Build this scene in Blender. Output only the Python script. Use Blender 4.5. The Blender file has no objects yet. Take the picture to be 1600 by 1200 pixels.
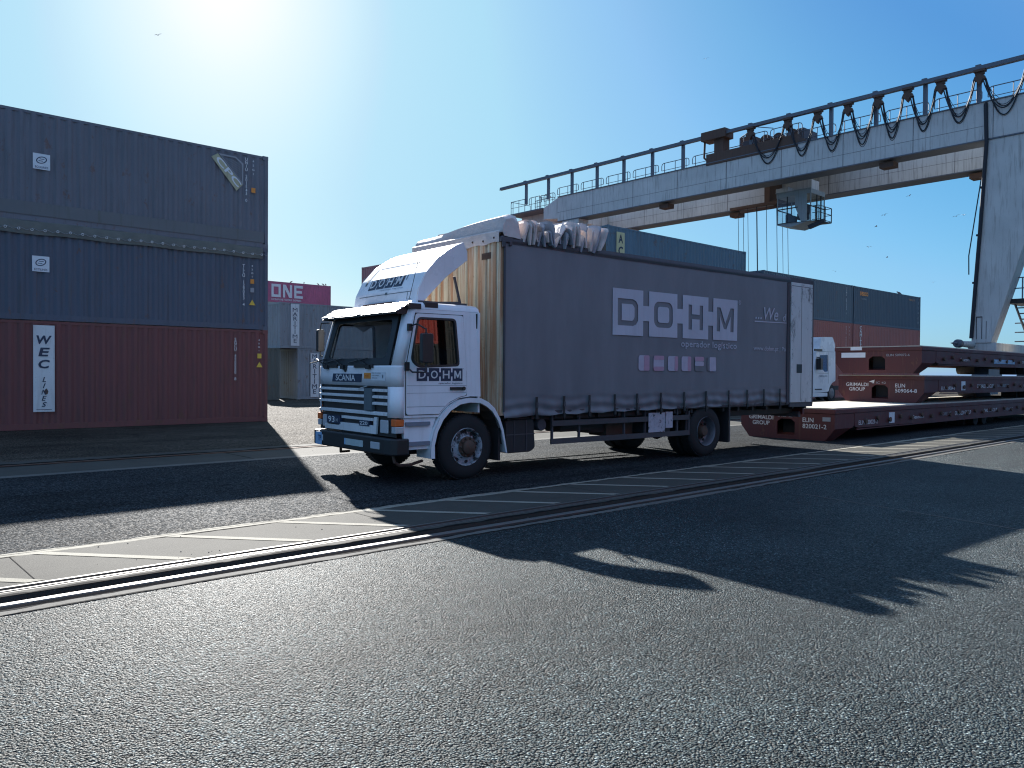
import bpy, math, random
from math import radians as rad, sin, cos, pi
from mathutils import Vector, Matrix
from mathutils.geometry import tessellate_polygon
random.seed(7)
S = bpy.context.scene
COL = S.collection
# ------------------------------------------------------------------ camera
CAM_H = 1.6
A, P, RO, F = rad(47.82), rad(-0.81), rad(0.398), 1238.5
fw = Vector((cos(A)*cos(P), sin(A)*cos(P), sin(P)))
rt = Vector((sin(A), -cos(A), 0)); up = rt.cross(fw)
rt2 = rt*cos(RO) + up*sin(RO); up2 = up*cos(RO) - rt*sin(RO)
cd = bpy.data.cameras.new("camera"); cam = bpy.data.objects.new("camera", cd); COL.objects.link(cam)
cam.matrix_world = Matrix(((rt2.x, up2.x, -fw.x, 0), (rt2.y, up2.y, -fw.y, 0), (rt2.z, up2.z, -fw.z, CAM_H), (0, 0, 0, 1)))
cd.sensor_width = 36; cd.lens = F/1600*36; cd.clip_end = 5000; cd.clip_start = 0.05
S.camera = cam
# ------------------------------------------------------------------ light
SUN_AZ, SUN_EL = rad(67.9), rad(28.2)          # azimuth counted from +X towards +Y
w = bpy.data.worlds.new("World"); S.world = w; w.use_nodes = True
nt = w.node_tree; bg = nt.nodes["Background"]
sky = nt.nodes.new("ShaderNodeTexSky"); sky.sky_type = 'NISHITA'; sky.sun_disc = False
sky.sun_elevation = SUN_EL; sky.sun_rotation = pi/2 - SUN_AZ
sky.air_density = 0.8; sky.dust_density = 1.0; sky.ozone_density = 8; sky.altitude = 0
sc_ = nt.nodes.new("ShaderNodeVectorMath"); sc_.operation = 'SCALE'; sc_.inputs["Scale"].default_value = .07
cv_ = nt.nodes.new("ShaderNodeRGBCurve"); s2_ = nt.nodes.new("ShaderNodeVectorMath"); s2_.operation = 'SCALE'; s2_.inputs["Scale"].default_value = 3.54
cv_.mapping.use_clip = False  # raised low ends brighten the sky out of view, to fill the shade
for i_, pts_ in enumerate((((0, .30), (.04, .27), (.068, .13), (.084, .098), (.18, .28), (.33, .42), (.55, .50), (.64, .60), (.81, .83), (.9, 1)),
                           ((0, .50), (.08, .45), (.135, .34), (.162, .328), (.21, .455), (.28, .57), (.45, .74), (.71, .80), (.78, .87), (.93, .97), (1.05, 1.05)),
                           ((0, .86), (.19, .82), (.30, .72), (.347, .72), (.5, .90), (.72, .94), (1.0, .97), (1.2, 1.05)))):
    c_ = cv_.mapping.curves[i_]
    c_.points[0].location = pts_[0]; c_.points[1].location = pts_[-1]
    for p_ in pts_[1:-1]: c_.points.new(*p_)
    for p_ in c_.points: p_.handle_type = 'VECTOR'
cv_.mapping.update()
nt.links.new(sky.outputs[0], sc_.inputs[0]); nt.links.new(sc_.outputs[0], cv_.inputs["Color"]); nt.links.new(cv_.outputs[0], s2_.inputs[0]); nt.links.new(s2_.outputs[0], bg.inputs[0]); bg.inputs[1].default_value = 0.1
sd = bpy.data.lights.new("sun", 'SUN'); sd.energy = 4.9; sd.angle = rad(0.53); sd.color = (1, .965, .92)
sun = bpy.data.objects.new("sun", sd); COL.objects.link(sun)
sdir = Vector((cos(SUN_AZ)*cos(SUN_EL), sin(SUN_AZ)*cos(SUN_EL), sin(SUN_EL)))
sun.rotation_euler = (-sdir).to_track_quat('-Z', 'Y').to_euler()
S.view_settings.view_transform = 'Standard'; S.view_settings.look = 'None'
S.view_settings.exposure = 1.5; S.view_settings.gamma = 1
S.render.engine = 'CYCLES'
S.cycles.max_bounces = 6; S.cycles.transparent_max_bounces = 12; S.cycles.use_denoising = True; S.cycles.filter_width = 1.15
S.cycles.caustics_reflective = False; S.cycles.caustics_refractive = False

# ------------------------------------------------------------------ materials
MATS = {}
def newmat(name):
    m = bpy.data.materials.new(name); m.use_nodes = True
    n = m.node_tree.nodes; return m, m.node_tree, n["Principled BSDF"]
def N(nt, typ, **kw):
    n = nt.nodes.new(typ)
    for k, v in kw.items(): setattr(n, k, v)
    return n
def pos(nt, scale=(1, 1, 1), coord='world'):
    if coord == 'world': g = N(nt, "ShaderNodeNewGeometry"); o = g.outputs["Position"]
    else: g = N(nt, "ShaderNodeTexCoord"); o = g.outputs["Object"]
    m = N(nt, "ShaderNodeMapping"); m.inputs["Scale"].default_value = scale
    nt.links.new(o, m.inputs[0]); return m.outputs[0]
def noise(nt, vec, scale, detail=4, rough=.55):
    n = N(nt, "ShaderNodeTexNoise"); n.inputs["Scale"].default_value = scale
    n.inputs["Detail"].default_value = detail; n.inputs["Roughness"].default_value = rough
    nt.links.new(vec, n.inputs["Vector"]); return n.outputs["Fac"]
def ramp(nt, fac, stops):
    r = N(nt, "ShaderNodeValToRGB"); e = r.color_ramp.elements
    while len(e) < len(stops): e.new(.5)
    for i, (p, c) in enumerate(stops):
        e[i].position = p; e[i].color = (*c, 1) if len(c) == 3 else c
    nt.links.new(fac, r.inputs[0]); return r.outputs[0]
def mixc(nt, fac, a, b, typ='MIX'):
    m = N(nt, "ShaderNodeMix"); m.data_type = 'RGBA'; m.blend_type = typ
    for s, v in ((0, fac), (6, a), (7, b)):
        if hasattr(v, 'links') or hasattr(v, 'is_output'): nt.links.new(v, m.inputs[s])
        else: m.inputs[s].default_value = v if s == 0 else (*v, 1)
    return m.outputs[2]
def bump(nt, bs, h, strength, dist):
    b = N(nt, "ShaderNodeBump"); b.inputs["Strength"].default_value = strength; b.inputs["Distance"].default_value = dist
    nt.links.new(h, b.inputs["Height"]); nt.links.new(b.outputs[0], bs.inputs["Normal"]); return b
G = lambda v: (v, v, v)

def paint(name, col, rough=.45, metal=0, wear=.25, dirt=(.10, .08, .06), streak=.5, scale=1.0, spec=.5, fine=0.12, rust=0):
    """weathered paint: large fading, vertical dirt streaks, fine speckle"""
    if name in MATS: return MATS[name]
    m, t, b = newmat(name)
    f1 = noise(t, pos(t), .8*scale, 5)
    f2 = noise(t, pos(t, (5*scale, 5*scale, .35*scale)), 2.2, 6, .65)
    f3 = noise(t, pos(t), 34*scale, 3)
    c0 = mixc(t, ramp(t, f1, [(.3, G(0)), (.75, G(1))]), tuple(c*(1-fine) for c in col), tuple(min(1, c*(1+fine)) for c in col))
    sm = ramp(t, f2, [(.52, G(0)), (.78, G(1))])
    mm = N(t, "ShaderNodeMath", operation='MULTIPLY'); t.links.new(sm, mm.inputs[0]); mm.inputs[1].default_value = streak
    c1 = mixc(t, mm.outputs[0], c0, dirt)
    sp = ramp(t, f3, [(.62, G(0)), (.72, G(1))])
    m2 = N(t, "ShaderNodeMath", operation='MULTIPLY'); t.links.new(sp, m2.inputs[0]); m2.inputs[1].default_value = wear
    c2 = mixc(t, m2.outputs[0], c1, dirt)
    if rust:
        f4 = noise(t, pos(t, (1.6, 1.6, .9)), 1.9, 10, .72)
        rm = ramp(t, f4, [(.60, G(0)), (.64, G(rust)), (.75, G(rust))])
        c2 = mixc(t, rm, c2, (.15, .065, .035))
        f5 = noise(t, pos(t, (9, 9, .5)), 1.3, 5, .6)
        c2 = mixc(t, ramp(t, f5, [(.60, G(0)), (.68, G(rust*.45))]), c2, (.17, .085, .05))
        f6 = noise(t, pos(t, (22, 22, 1.2)), 1.0, 4, .6)
        c2 = mixc(t, ramp(t, f6, [(.70, G(0)), (.74, G(rust*.5))]), c2, tuple(min(1, c*2.2+.05) for c in col))
    t.links.new(c2, b.inputs["Base Color"])
    rr = ramp(t, f1, [(.2, G(max(.05, rough-.1))), (.8, G(min(1, rough+.15)))]); t.links.new(rr, b.inputs["Roughness"])
    b.inputs["Metallic"].default_value = metal; b.inputs["Specular IOR Level"].default_value = spec
    bump(t, b, f3, .12, .004)
    MATS[name] = m; return m
def plain(name, col, rough=.5, metal=0, spec=.5, emit=None):
    if name in MATS: return MATS[name]
    m, t, b = newmat(name)
    f = noise(t, pos(t), 9, 3)
    t.links.new(mixc(t, f, tuple(c*.85 for c in col), tuple(min(1, c*1.12) for c in col)), b.inputs["Base Color"])
    b.inputs["Roughness"].default_value = rough; b.inputs["Metallic"].default_value = metal; b.inputs["Specular IOR Level"].default_value = spec
    MATS[name] = m; return m
def glassmat(name, tint=(.75, .8, .82), refl=1.0):
    m, t, b = newmat(name)
    t.nodes.remove(b)
    out = [n for n in t.nodes if n.type == 'OUTPUT_MATERIAL'][0]
    tr = N(t, "ShaderNodeBsdfTransparent"); tr.inputs[0].default_value = (*tint, 1)
    gl = N(t, "ShaderNodeBsdfGlossy"); gl.inputs["Roughness"].default_value = .015
    # Schlick reflectance (same from both faces of the pane)
    lw_ = N(t, "ShaderNodeLayerWeight"); lw_.inputs[0].default_value = .5
    pw = N(t, "ShaderNodeMath", operation='POWER'); pw.inputs[1].default_value = 5; t.links.new(lw_.outputs["Facing"], pw.inputs[0])
    mu = N(t, "ShaderNodeMath", operation='MULTIPLY_ADD'); mu.inputs[1].default_value = .95*refl; mu.inputs[2].default_value = .045*refl; mu.use_clamp = True
    mx = N(t, "ShaderNodeMixShader"); t.links.new(pw.outputs[0], mu.inputs[0]); t.links.new(mu.outputs[0], mx.inputs[0])
    t.links.new(tr.outputs[0], mx.inputs[1]); t.links.new(gl.outputs[0], mx.inputs[2]); t.links.new(mx.outputs[0], out.inputs[0])
    return m

def asphalt(name, dark, light, stone, scale, rough, bstr, bdist, patch=.35, specv=.5):
    m, t, b = newmat(name)
    v = pos(t)
    vo = N(t, "ShaderNodeTexVoronoi"); vo.feature = 'F1'; vo.inputs["Scale"].default_value = scale; t.links.new(v, vo.inputs["Vector"])
    st = N(t, "ShaderNodeSeparateColor"); t.links.new(vo.outputs["Color"], st.inputs[0])
    c = ramp(t, st.outputs[0], [(0, dark), (.55, light), (.86, light), (1, stone)])
    big = noise(t, v, .35, 5, .6); med = noise(t, pos(t, (1, 2.5, 1)), 1.7, 5, .6)
    k = ramp(t, big, [(.3, G(1-patch)), (.7, G(1+patch*.3))]); k2 = ramp(t, med, [(.25, G(1-patch*.6)), (.7, G(1.0))])
    c = mixc(t, 1.0, c, k, 'MULTIPLY'); c = mixc(t, 1.0, c, k2, 'MULTIPLY')
    # worn wheel lanes along the rails, and a few oil drips
    lane = noise(t, pos(t, (.045, .9, 1)), 1.6, 6, .6); c = mixc(t, 1.0, c, ramp(t, lane, [(.38, G(.72)), (.50, G(1)), (.62, G(1.0)), (.75, G(.82))]), 'MULTIPLY')
    oil = noise(t, v, .9, 2, .4); c = mixc(t, 1.0, c, ramp(t, oil, [(.70, G(1)), (.735, G(.55))]), 'MULTIPLY')
    pit = ramp(t, vo.outputs["Distance"], [(.25, G(1)), (.75, G(.18))]); c = mixc(t, 1.0, c, pit, 'MULTIPLY')
    t.links.new(c, b.inputs["Base Color"])
    t.links.new(ramp(t, st.outputs[1], [(0, G(rough-.22)), (1, G(min(1, rough+.2)))]), b.inputs["Roughness"])
    b.inputs["Specular IOR Level"].default_value = specv
    n2 = noise(t, v, scale*.55, 3, .7)
    ad = N(t, "ShaderNodeMath", operation='SUBTRACT'); hm_ = N(t, "ShaderNodeMath", operation='MULTIPLY'); hm_.inputs[1].default_value = .5; t.links.new(n2, hm_.inputs[0]); t.links.new(hm_.outputs[0], ad.inputs[0]); t.links.new(vo.outputs["Distance"], ad.inputs[1])
    bump(t, b, ad.outputs[0], bstr, bdist)
    return m
def concrete(name, col, dirt=(.12, .11, .1), scale=1, lines=False):
    m, t, b = newmat(name)
    v = pos(t)
    f1 = noise(t, v, 1.1*scale, 8, .65); f2 = noise(t, v, 60*scale, 3, .7); f3 = noise(t, pos(t, (.4, 4, 1)), 1.5, 6, .6)
    c = mixc(t, ramp(t, f1, [(.3, G(0)), (.7, G(1))]), tuple(x*.72 for x in col), col)
    c = mixc(t, ramp(t, f2, [(.45, G(0)), (.75, G(.45))]), c, dirt)
    c = mixc(t, ramp(t, f3, [(.55, G(0)), (.8, G(.6))]), c, dirt)
    sp = ramp(t, noise(t, v, 23, 2, .5), [(.70, G(0)), (.74, G(.8))])
    c = mixc(t, sp, c, tuple(min(1, x*1.7) for x in col))
    t.links.new(c, b.inputs["Base Color"]); b.inputs["Roughness"].default_value = .8; b.inputs["Specular IOR Level"].default_value = .08
    bump(t, b, f2, .7, .006)
    return m

M_asph = asphalt("road_asphalt", (.012, .020, .021), (.080, .112, .116), (.38, .47, .47), 78, .5, 1.0, .020, .45, .11)
M_asph2 = asphalt("yard_asphalt", (.028, .034, .040), (.085, .096, .102), (.22, .23, .225), 50, .75, 1.0, .018, .35, .03)
M_far = asphalt("yard_far_asphalt", (.10, .085, .068), (.165, .142, .112), (.27, .24, .19), 40, .85, 1.0, .014, .45, .04)
M_conc = concrete("concrete_apron", (.082, .080, .069), (.05, .045, .04))
M_conc2 = concrete("concrete_pale", (.15, .145, .13), (.07, .065, .06))
M_groove = plain("groove_dirt", (.006, .006, .006), .95, 0, .1)
M_linew = concrete("worn_white_line", (.34, .32, .26), (.16, .15, .13))
M_steel = plain("worn_steel", (.16, .155, .145), .55, .8)
M_rusty_steel = paint("rusty_steel", (.12, .075, .055), .7, .3, .4, (.05, .03, .02))
M_white = paint("truck_white", (.80, .80, .82), .28, 0, .12, (.35, .32, .28), .18)
M_whitem = paint("faded_white", (.66, .67, .67), .45, 0, .3, (.25, .2, .15), .45)
M_black = plain("black_plastic", (.018, .019, .021), .45)
M_blackm = plain("black_metal", (.022, .022, .025), .6)
M_rubber = plain("tyre_rubber", (.016, .016, .017), .8)
M_dark = plain("dark_interior", (.02, .02, .024), .85)
M_seat = plain("seat_fabric", (.07, .08, .10), .9)
M_rail = paint("chassis_paint", (.07, .065, .075), .6, 0, .4, (.02, .02, .02), .5)
M_guard = paint("guard_alu", (.075, .07, .075), .6, .1, .4, (.05, .04, .04), .6)
M_navy = plain("navy_vinyl", (.018, .035, .075), .5)
M_curt_ink = paint("curtain_print", (.52, .52, .58), .6, 0, .1, (.3, .3, .34), .35)
M_pink = plain("faded_pink_print", (.50, .30, .38), .6)
M_lil = plain("faded_lilac_print", (.50, .46, .54), .6)
M_orange = plain("orange_sticker", (.75, .28, .04), .5)
M_yellow = plain("yellow_sticker", (.75, .50, .06), .5)
M_lens = plain("headlamp_lens", (.62, .66, .70), .12, .3)
M_amber = plain("amber_lens", (.75, .16, .04), .2)
M_tail = plain("tail_red", (.12, .01, .01), .4)
M_plate = plain("blank_plate", (.42, .50, .50), .5)
M_grey = plain("step_grey", (.22, .23, .27), .7)
M_flapgrey = plain("grey_flap", (.10, .13, .145), .7)
M_glass = glassmat("window_glass", (.45, .48, .50), 1.5)
M_glass2 = glassmat("windscreen_glass", (.92, .95, .95), 1.4)
M_glass3 = glassmat("cabin_glass", (.92, .94, .94), .7)
M_decal = plain("decal_white", (.70, .70, .70), .6)
M_decal_dk = plain("decal_grey", (.30, .31, .33), .6)
M_stick = plain("sticker_white", (.70, .73, .76), .5)
M_blue_stick = plain("sticker_blue", (.25, .42, .62), .5)
M_crane = paint("crane_paint", (.55, .555, .535), .6, 0, .25, (.14, .12, .10), .8, .7)
M_crane_steel = paint("crane_galv", (.13, .15, .18), .55, .3, .2)
M_cabin = paint("cabin_paint", (.26, .30, .31), .5, 0, .2)
M_rustb = paint("rust_brown", (.115, .07, .052), .8, .1, .5, (.04, .025, .02), .5)
M_cable = plain("cable_black", (.02, .022, .03), .7)
M_trail = paint("trailer_red", (.095, .024, .024), .6, 0, .45, (.04, .025, .025), .6, 1.5, rust=.6)
M_wood = None

def curtain_mat():
    m, t, b = newmat("curtain_tarpaulin")
    f = noise(t, pos(t, (1.2, 1.2, .25)), 2.0, 6, .6); g = noise(t, pos(t), 1.1, 6, .6); k = noise(t, pos(t, (160, 160, 160)), 1, 1)
    c = mixc(t, ramp(t, f, [(.3, G(0)), (.75, G(1))]), (.165, .165, .18), (.215, .215, .23))
    c = mixc(t, ramp(t, g, [(.5, G(0)), (.8, G(.35))]), c, (.125, .122, .135))
    t.links.new(c, b.inputs["Base Color"]); b.inputs["Roughness"].default_value = .55
    bump(t, b, k, .2, .002); return m
M_curt = curtain_mat()
def rustwall_mat():
    m, t, b = newmat("rusted_cream_steel")
    f = noise(t, pos(t, (1.0, 7, .22), 'obj'), 1.5, 7, .65); g = noise(t, pos(t), 14, 5, .7); h = noise(t, pos(t, (1, 4, .8)), 2.2, 5)
    c = mixc(t, h, (.58, .52, .36), (.72, .66, .50))
    c = mixc(t, ramp(t, f, [(.45, G(0)), (.54, G(.75)), (.8, G(1))]), c, (.44, .17, .06))
    c = mixc(t, ramp(t, f, [(.63, G(0)), (.75, G(.8))]), c, (.20, .07, .035))
    c = mixc(t, ramp(t, g, [(.6, G(0)), (.7, G(.4))]), c, (.2, .12, .07))
    t.links.new(c, b.inputs["Base Color"]); b.inputs["Roughness"].default_value = .6; bump(t, b, g, .2, .006); return m
M_rustwall = rustwall_mat()
def tarp_mat(name, col, col2):
    m, t, b = newmat(name)
    f = noise(t, pos(t), 3.0, 7, .65)
    c = mixc(t, ramp(t, f, [(.3, G(0)), (.7, G(1))]), col, col2)
    t.links.new(c, b.inputs["Base Color"]); b.inputs["Roughness"].default_value = .7
    bump(t, b, noise(t, pos(t), 7, 4), .5, .03); return m
M_tarp = tarp_mat("roof_tarpaulin", (.55, .45, .41), (.72, .62, .57))
M_tarpd = tarp_mat("grey_tarpaulin", (.22, .23, .26), (.42, .42, .45))
M_olive = tarp_mat("olive_tarpaulin", (.12, .128, .115), (.16, .165, .145))
M_oliveb = paint("olive_grey_paint", (.135, .142, .15), .6, 0, .3, (.10, .11, .08), .8)
def panelmat():
    m, t, b = newmat("scratched_white_panel")
    f = noise(t, pos(t, (1, 1, .5), 'obj'), 3.2, 9, .75); g = noise(t, pos(t, (3, 3, .4), 'obj'), 3, 6)
    c = mixc(t, g, (.46, .47, .46), (.68, .69, .67))
    c = mixc(t, ramp(t, f, [(.56, G(0)), (.64, G(.8))]), c, (.10, .09, .085))
    t.links.new(c, b.inputs["Base Color"]); b.inputs["Roughness"].default_value = .5; bump(t, b, f, .2, .006); return m
M_panel = panelmat()
def peel_mat():
    m, t, b = newmat("peeling_rim_paint")
    f = noise(t, pos(t, (1, 1, 1), 'obj'), 7, 7, .7)
    c = ramp(t, f, [(.42, (.035, .032, .033)), (.50, (.42, .43, .46)), (.62, (.55, .56, .6)), (.66, (.06, .05, .05))])
    t.links.new(c, b.inputs["Base Color"]); b.inputs["Roughness"].default_value = .45; return m
M_rim = peel_mat()
M_rimr = paint("rear_rim_paint", (.16, .16, .18), .45, .2, .6, (.03, .03, .03), .7, 3)
def torn_mat():
    m, t, b = newmat("torn_poster")
    f = noise(t, pos(t, (1, 1, 1), 'obj'), 7.5, 8, .75)
    t.links.new(ramp(t, f, [(.40, (.03, .03, .035)), (.44, (.42, .40, .45)), (.60, (.50, .48, .53)), (.64, (.04, .04, .05))]), b.inputs["Base Color"]); return m
M_torn = torn_mat()

# ------------------------------------------------------------------ mesh helpers
class MB:
    def __init__(s): s.v = []; s.f = []
    def quadgrid(s, rows, close=False):
        b = len(s.v); n = len(rows[0])
        for r in rows: s.v += [tuple(p) for p in r]
        for i in range(len(rows)-1):
            for j in range(n if close else n-1):
                k = (j+1) % n
                s.f.append((b+i*n+j, b+i*n+k, b+(i+1)*n+k, b+(i+1)*n+j))
        return b
    def box(s, x0, x1, y0, y1, z0, z1):
        b = len(s.v)
        s.v += [(x, y, z) for z in (z0, z1) for x, y in ((x0, y0), (x1, y0), (x1, y1), (x0, y1))]
        s.f += [tuple(b+i for i in q) for q in ((3, 2, 1, 0), (4, 5, 6, 7), (0, 1, 5, 4), (1, 2, 6, 5), (2, 3, 7, 6), (3, 0, 4, 7))]
        return s
    def obox(s, c, ax, ay, az):
        """box with centre c and half-axis vectors"""
        c, ax, ay, az = map(Vector, (c, ax, ay, az)); b = len(s.v)
        for k in (-1, 1):
            for i, j in ((-1, -1), (1, -1), (1, 1), (-1, 1)): s.v.append(tuple(c+ax*i+ay*j+az*k))
        s.f += [tuple(b+i for i in q) for q in ((3, 2, 1, 0), (4, 5, 6, 7), (0, 1, 5, 4), (1, 2, 6, 5), (2, 3, 7, 6), (3, 0, 4, 7))]
        return s
    def prism(s, poly, fn, d0, d1):
        """poly [(a,b)], fn(a,b,d)->xyz"""
        b = len(s.v); n = len(poly)
        s.v += [tuple(fn(a, c, d0)) for a, c in poly] + [tuple(fn(a, c, d1)) for a, c in poly]
        s.f.append(tuple(b+i for i in range(n))[::-1]); s.f.append(tuple(b+n+i for i in range(n)))
        s.f += [(b+i, b+(i+1) % n, b+n+(i+1) % n, b+n+i) for i in range(n)]
        return s
    def plate(s, outer, holes, fn, d0, d1):
        loops = [outer]+list(holes); flat = [p for l in loops for p in l]; b = len(s.v); n = len(flat)
        tr = tessellate_polygon([[Vector((a, c, 0)) for a, c in l] for l in loops])
        s.v += [tuple(fn(a, c, d0)) for a, c in flat] + [tuple(fn(a, c, d1)) for a, c in flat]
        for t in tr: s.f.append(tuple(b+i for i in t)); s.f.append(tuple(b+n+i for i in t[::-1]))
        o = 0
        for l in loops:
            m = len(l)
            s.f += [(b+o+i, b+o+(i+1) % m, b+n+o+(i+1) % m, b+n+o+i) for i in range(m)]; o += m
        return s
    def tube(s, pts, r, n=8, cap=True):
        pts = [Vector(p) for p in pts]; rows = []
        prev = None
        for i, p in enumerate(pts):
            d = (pts[min(i+1, len(pts)-1)]-pts[max(i-1, 0)]).normalized()
            if prev is None:
                a = Vector((0, 0, 1)) if abs(d.z) < .9 else Vector((1, 0, 0)); u = d.cross(a).normalized()
            else: u = (prev - d*prev.dot(d)).normalized()
            prev = u; v = d.cross(u); rr = r[i] if isinstance(r, (list, tuple)) else r
            rows.append([p+(u*cos(2*pi*k/n)+v*sin(2*pi*k/n))*rr for k in range(n)])
        b = s.quadgrid(rows, True)
        if cap:
            s.f.append(tuple(b+i for i in range(n))[::-1]); m = b+(len(rows)-1)*n; s.f.append(tuple(m+i for i in range(n)))
        return s
    def lathe(s, prof, c, axis, n=32):
        """prof [(r, d)] around axis through c"""
        c = Vector(c); ax = Vector(axis).normalized(); u = ax.orthogonal().normalized(); v = ax.cross(u)
        s.quadgrid([[c+ax*d+(u*cos(2*pi*k/n)+v*sin(2*pi*k/n))*r for k in range(n)] for r, d in prof], True); return s
    def mesh(s, name, mat=None, smooth=False, objmat=False):
        me = bpy.data.meshes.new(name); me.from_pydata(s.v, [], s.f)
        me.materials.append(mat)
        if smooth:
            for p in me.polygons: p.use_smooth = True
            me.set_sharp_from_angle(angle=rad(38))
        me.update(); return me
    def build(s, name, mat, parent=None, smooth=False, bevel=0, loc=None):
        o = bpy.data.objects.new(name, s.mesh(name, mat, smooth)); COL.objects.link(o)
        if parent: o.parent = parent
        if loc: o.location = loc
        if bevel:
            b = o.modifiers.new("bevel", 'BEVEL'); b.width = bevel; b.segments = 2; b.limit_method = 'ANGLE'; b.angle_limit = rad(40)
        return o
def link(name, me, parent=None, mat=None, loc=None, rot=None):
    o = bpy.data.objects.new(name, me); COL.objects.link(o)
    if parent: o.parent = parent
    if mat: o.material_slots[0].link = 'OBJECT'; o.material_slots[0].material = mat
    if loc: o.location = loc
    if rot: o.rotation_euler = rot
    return o
def tag(o, label=None, cat=None, group=None, kind=None):
    if label: o["label"] = label
    if cat: o["category"] = cat
    if group: o["group"] = group
    if kind: o["kind"] = kind
    return o
def empty(name, loc, rz=0):
    o = bpy.data.objects.new(name, None); COL.objects.link(o); o.location = loc; o.rotation_euler = (0, 0, rz); o.empty_display_size = .3
    return o
def rr(x0, z0, x1, z1, r, n=5):
    out = []
    for cx, cz, a0 in ((x1-r, z1-r, 0), (x0+r, z1-r, 90), (x0+r, z0+r, 180), (x1-r, z0+r, 270)):
        for k in range(n+1):
            a = rad(a0+90*k/n); out.append((cx+r*cos(a), cz+r*sin(a)))
    return out
def rpoly(pts, r, n=4):
    """round the corners of a polygon"""
    out = []; m = len(pts)
    for i in range(m):
        p0, p, p1 = Vector(pts[i-1]), Vector(pts[i]), Vector(pts[(i+1) % m])
        a = (p0-p); b = (p1-p); ra = min(r, a.length*.45, b.length*.45); A0 = p+a.normalized()*ra; B0 = p+b.normalized()*ra
        for k in range(n+1):
            t = k/n; q = A0*(1-t)**2+p*2*t*(1-t)+B0*t*t; out.append((q.x, q.y))
    return out
def text(s, mat, parent, o, xd, zd, w, h, bold=0.0, name="lettering", stack=False, depth=.003, italic=0, gap=0, keep=False):
    """lettering as thin mesh: o = lower-left corner, xd/zd unit directions, w x h overall size"""
    cu = bpy.data.curves.new("t", 'FONT'); cu.body = "\n".join(s) if stack else s
    cu.align_x = 'CENTER' if stack else 'LEFT'; cu.offset = bold; cu.resolution_u = 3; cu.shear = italic
    if stack: cu.space_line = .78+gap
    elif gap: cu.space_character = 1+gap
    ob = bpy.data.objects.new("t", cu); COL.objects.link(ob)
    bpy.context.view_layer.update()
    me = bpy.data.meshes.new_from_object(ob.evaluated_get(bpy.context.evaluated_depsgraph_get()))
    bpy.data.objects.remove(ob)
    xs = [v.co.x for v in me.vertices]; ys = [v.co.y for v in me.vertices]
    x0, x1, y0, y1 = min(xs), max(xs), min(ys), max(ys)
    o, xd, zd = Vector(o), Vector(xd), Vector(zd); n = xd.cross(zd)*depth
    for v in me.vertices: v.co = o+xd*((v.co.x-x0)/(x1-x0)*w)+zd*((v.co.y-y0)/(y1-y0)*h)+n
    me.name = name; me.materials.clear(); me.materials.append(mat)
    ob = bpy.data.objects.new(name, me); COL.objects.link(ob); ob.parent = parent
    return ob
XP, XM, YM, ZP = (1, 0, 0), (-1, 0, 0), (0, -1, 0), (0, 0, 1)

def pt(x, y, n, val):
    """world point on the view ray of photo pixel (x,y) at plane coordinate n=val"""
    d = fw+rt2*((x-800)/F)+up2*((600-y)/F); c = Vector((0, 0, CAM_H)); t = (val-c[n])/d[n]; return c+d*t
# ================================================================== GROUND (strips side by side, running along X = crane rails)
XA, XB = -60, 260
def strip(name, y0, y1, z, mat, x0=XA, x1=XB, kind='structure'):
    m = MB(); xs = [x0+(x1-x0)*i/8 for i in range(9)]
    m.quadgrid([[(x, y0, z) for x in xs], [(x, y1, z) for x in xs]])
    m.f = [f[::-1] for f in m.f]
    for i in range(len(m.f)): pass
    o = m.build(name, mat); o["kind"] = kind; 
    # make normals look up
    me = o.data
    if me.polygons[0].normal.z < 0: me.flip_normals()
    return o
strip("road", -400, 6.0, 0, M_asph, -400, 700)
strip("yard_pavement", 7.96, 13.62, 0, M_asph2)
strip("yard_ground", 15.95, 700, 0, M_far, -400, 700)
strip("yard_ground", 6.0, 15.95, 0, M_far, -400, XA); strip("yard_ground", 6.0, 15.95, 0, M_far, XB, 700)
def profile_strip(name, prof, mat):
    """prof [(y,z)] extruded along X"""
    m = MB(); m.quadgrid([[(XA, y, z) for y, z in prof], [(XB, y, z) for y, z in prof]])
    o = m.build(name, mat); o["kind"] = 'structure'
    return o
# near crane track : kerb, groove, rail, groove, concrete, steel-edged cable slot
profile_strip("track_kerb", [(6.0, -.2), (6.0, .004), (6.12, .004), (6.12, -.07)], M_conc2)
profile_strip("track_groove", [(6.12, -.05), (6.50, -.05)], M_groove)
profile_strip("crane_rail", [(6.235, -.05), (6.235, -.002), (6.24, .006), (6.305, .006), (6.31, -.002), (6.31, -.05)], M_steel)
profile_strip("track_concrete", [(6.50, -.05), (6.50, 0), (6.62, 0)], M_conc)
profile_strip("slot_edge", [(6.62, 0), (6.64, 0), (6.64, .006), (6.665, .006), (6.665, -.05)], M_steel)
profile_strip("cable_slot", [(6.665, -.05), (6.745, -.05)], M_groove)
profile_strip("slot_edge", [(6.745, -.05), (6.745, .006), (6.775, .006), (6.775, .002), (6.80, 0)], M_steel)
strip("hatched_apron", 6.80, 7.86, 0, M_conc)
strip("edge_line", 7.86, 7.96, 0.0, M_linew)
def flat_poly(name, poly, z, mat, kind='structure'):
    m = MB(); b = len(m.v); m.v += [(x, y, z) for x, y in poly]; m.f.append(tuple(range(len(poly))))
    o = m.build(name, mat); o["kind"] = kind
    if o.data.polygons[0].normal.z < 0: o.data.flip_normals()
    return o
x = -20.0
hatch = MB()
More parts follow.
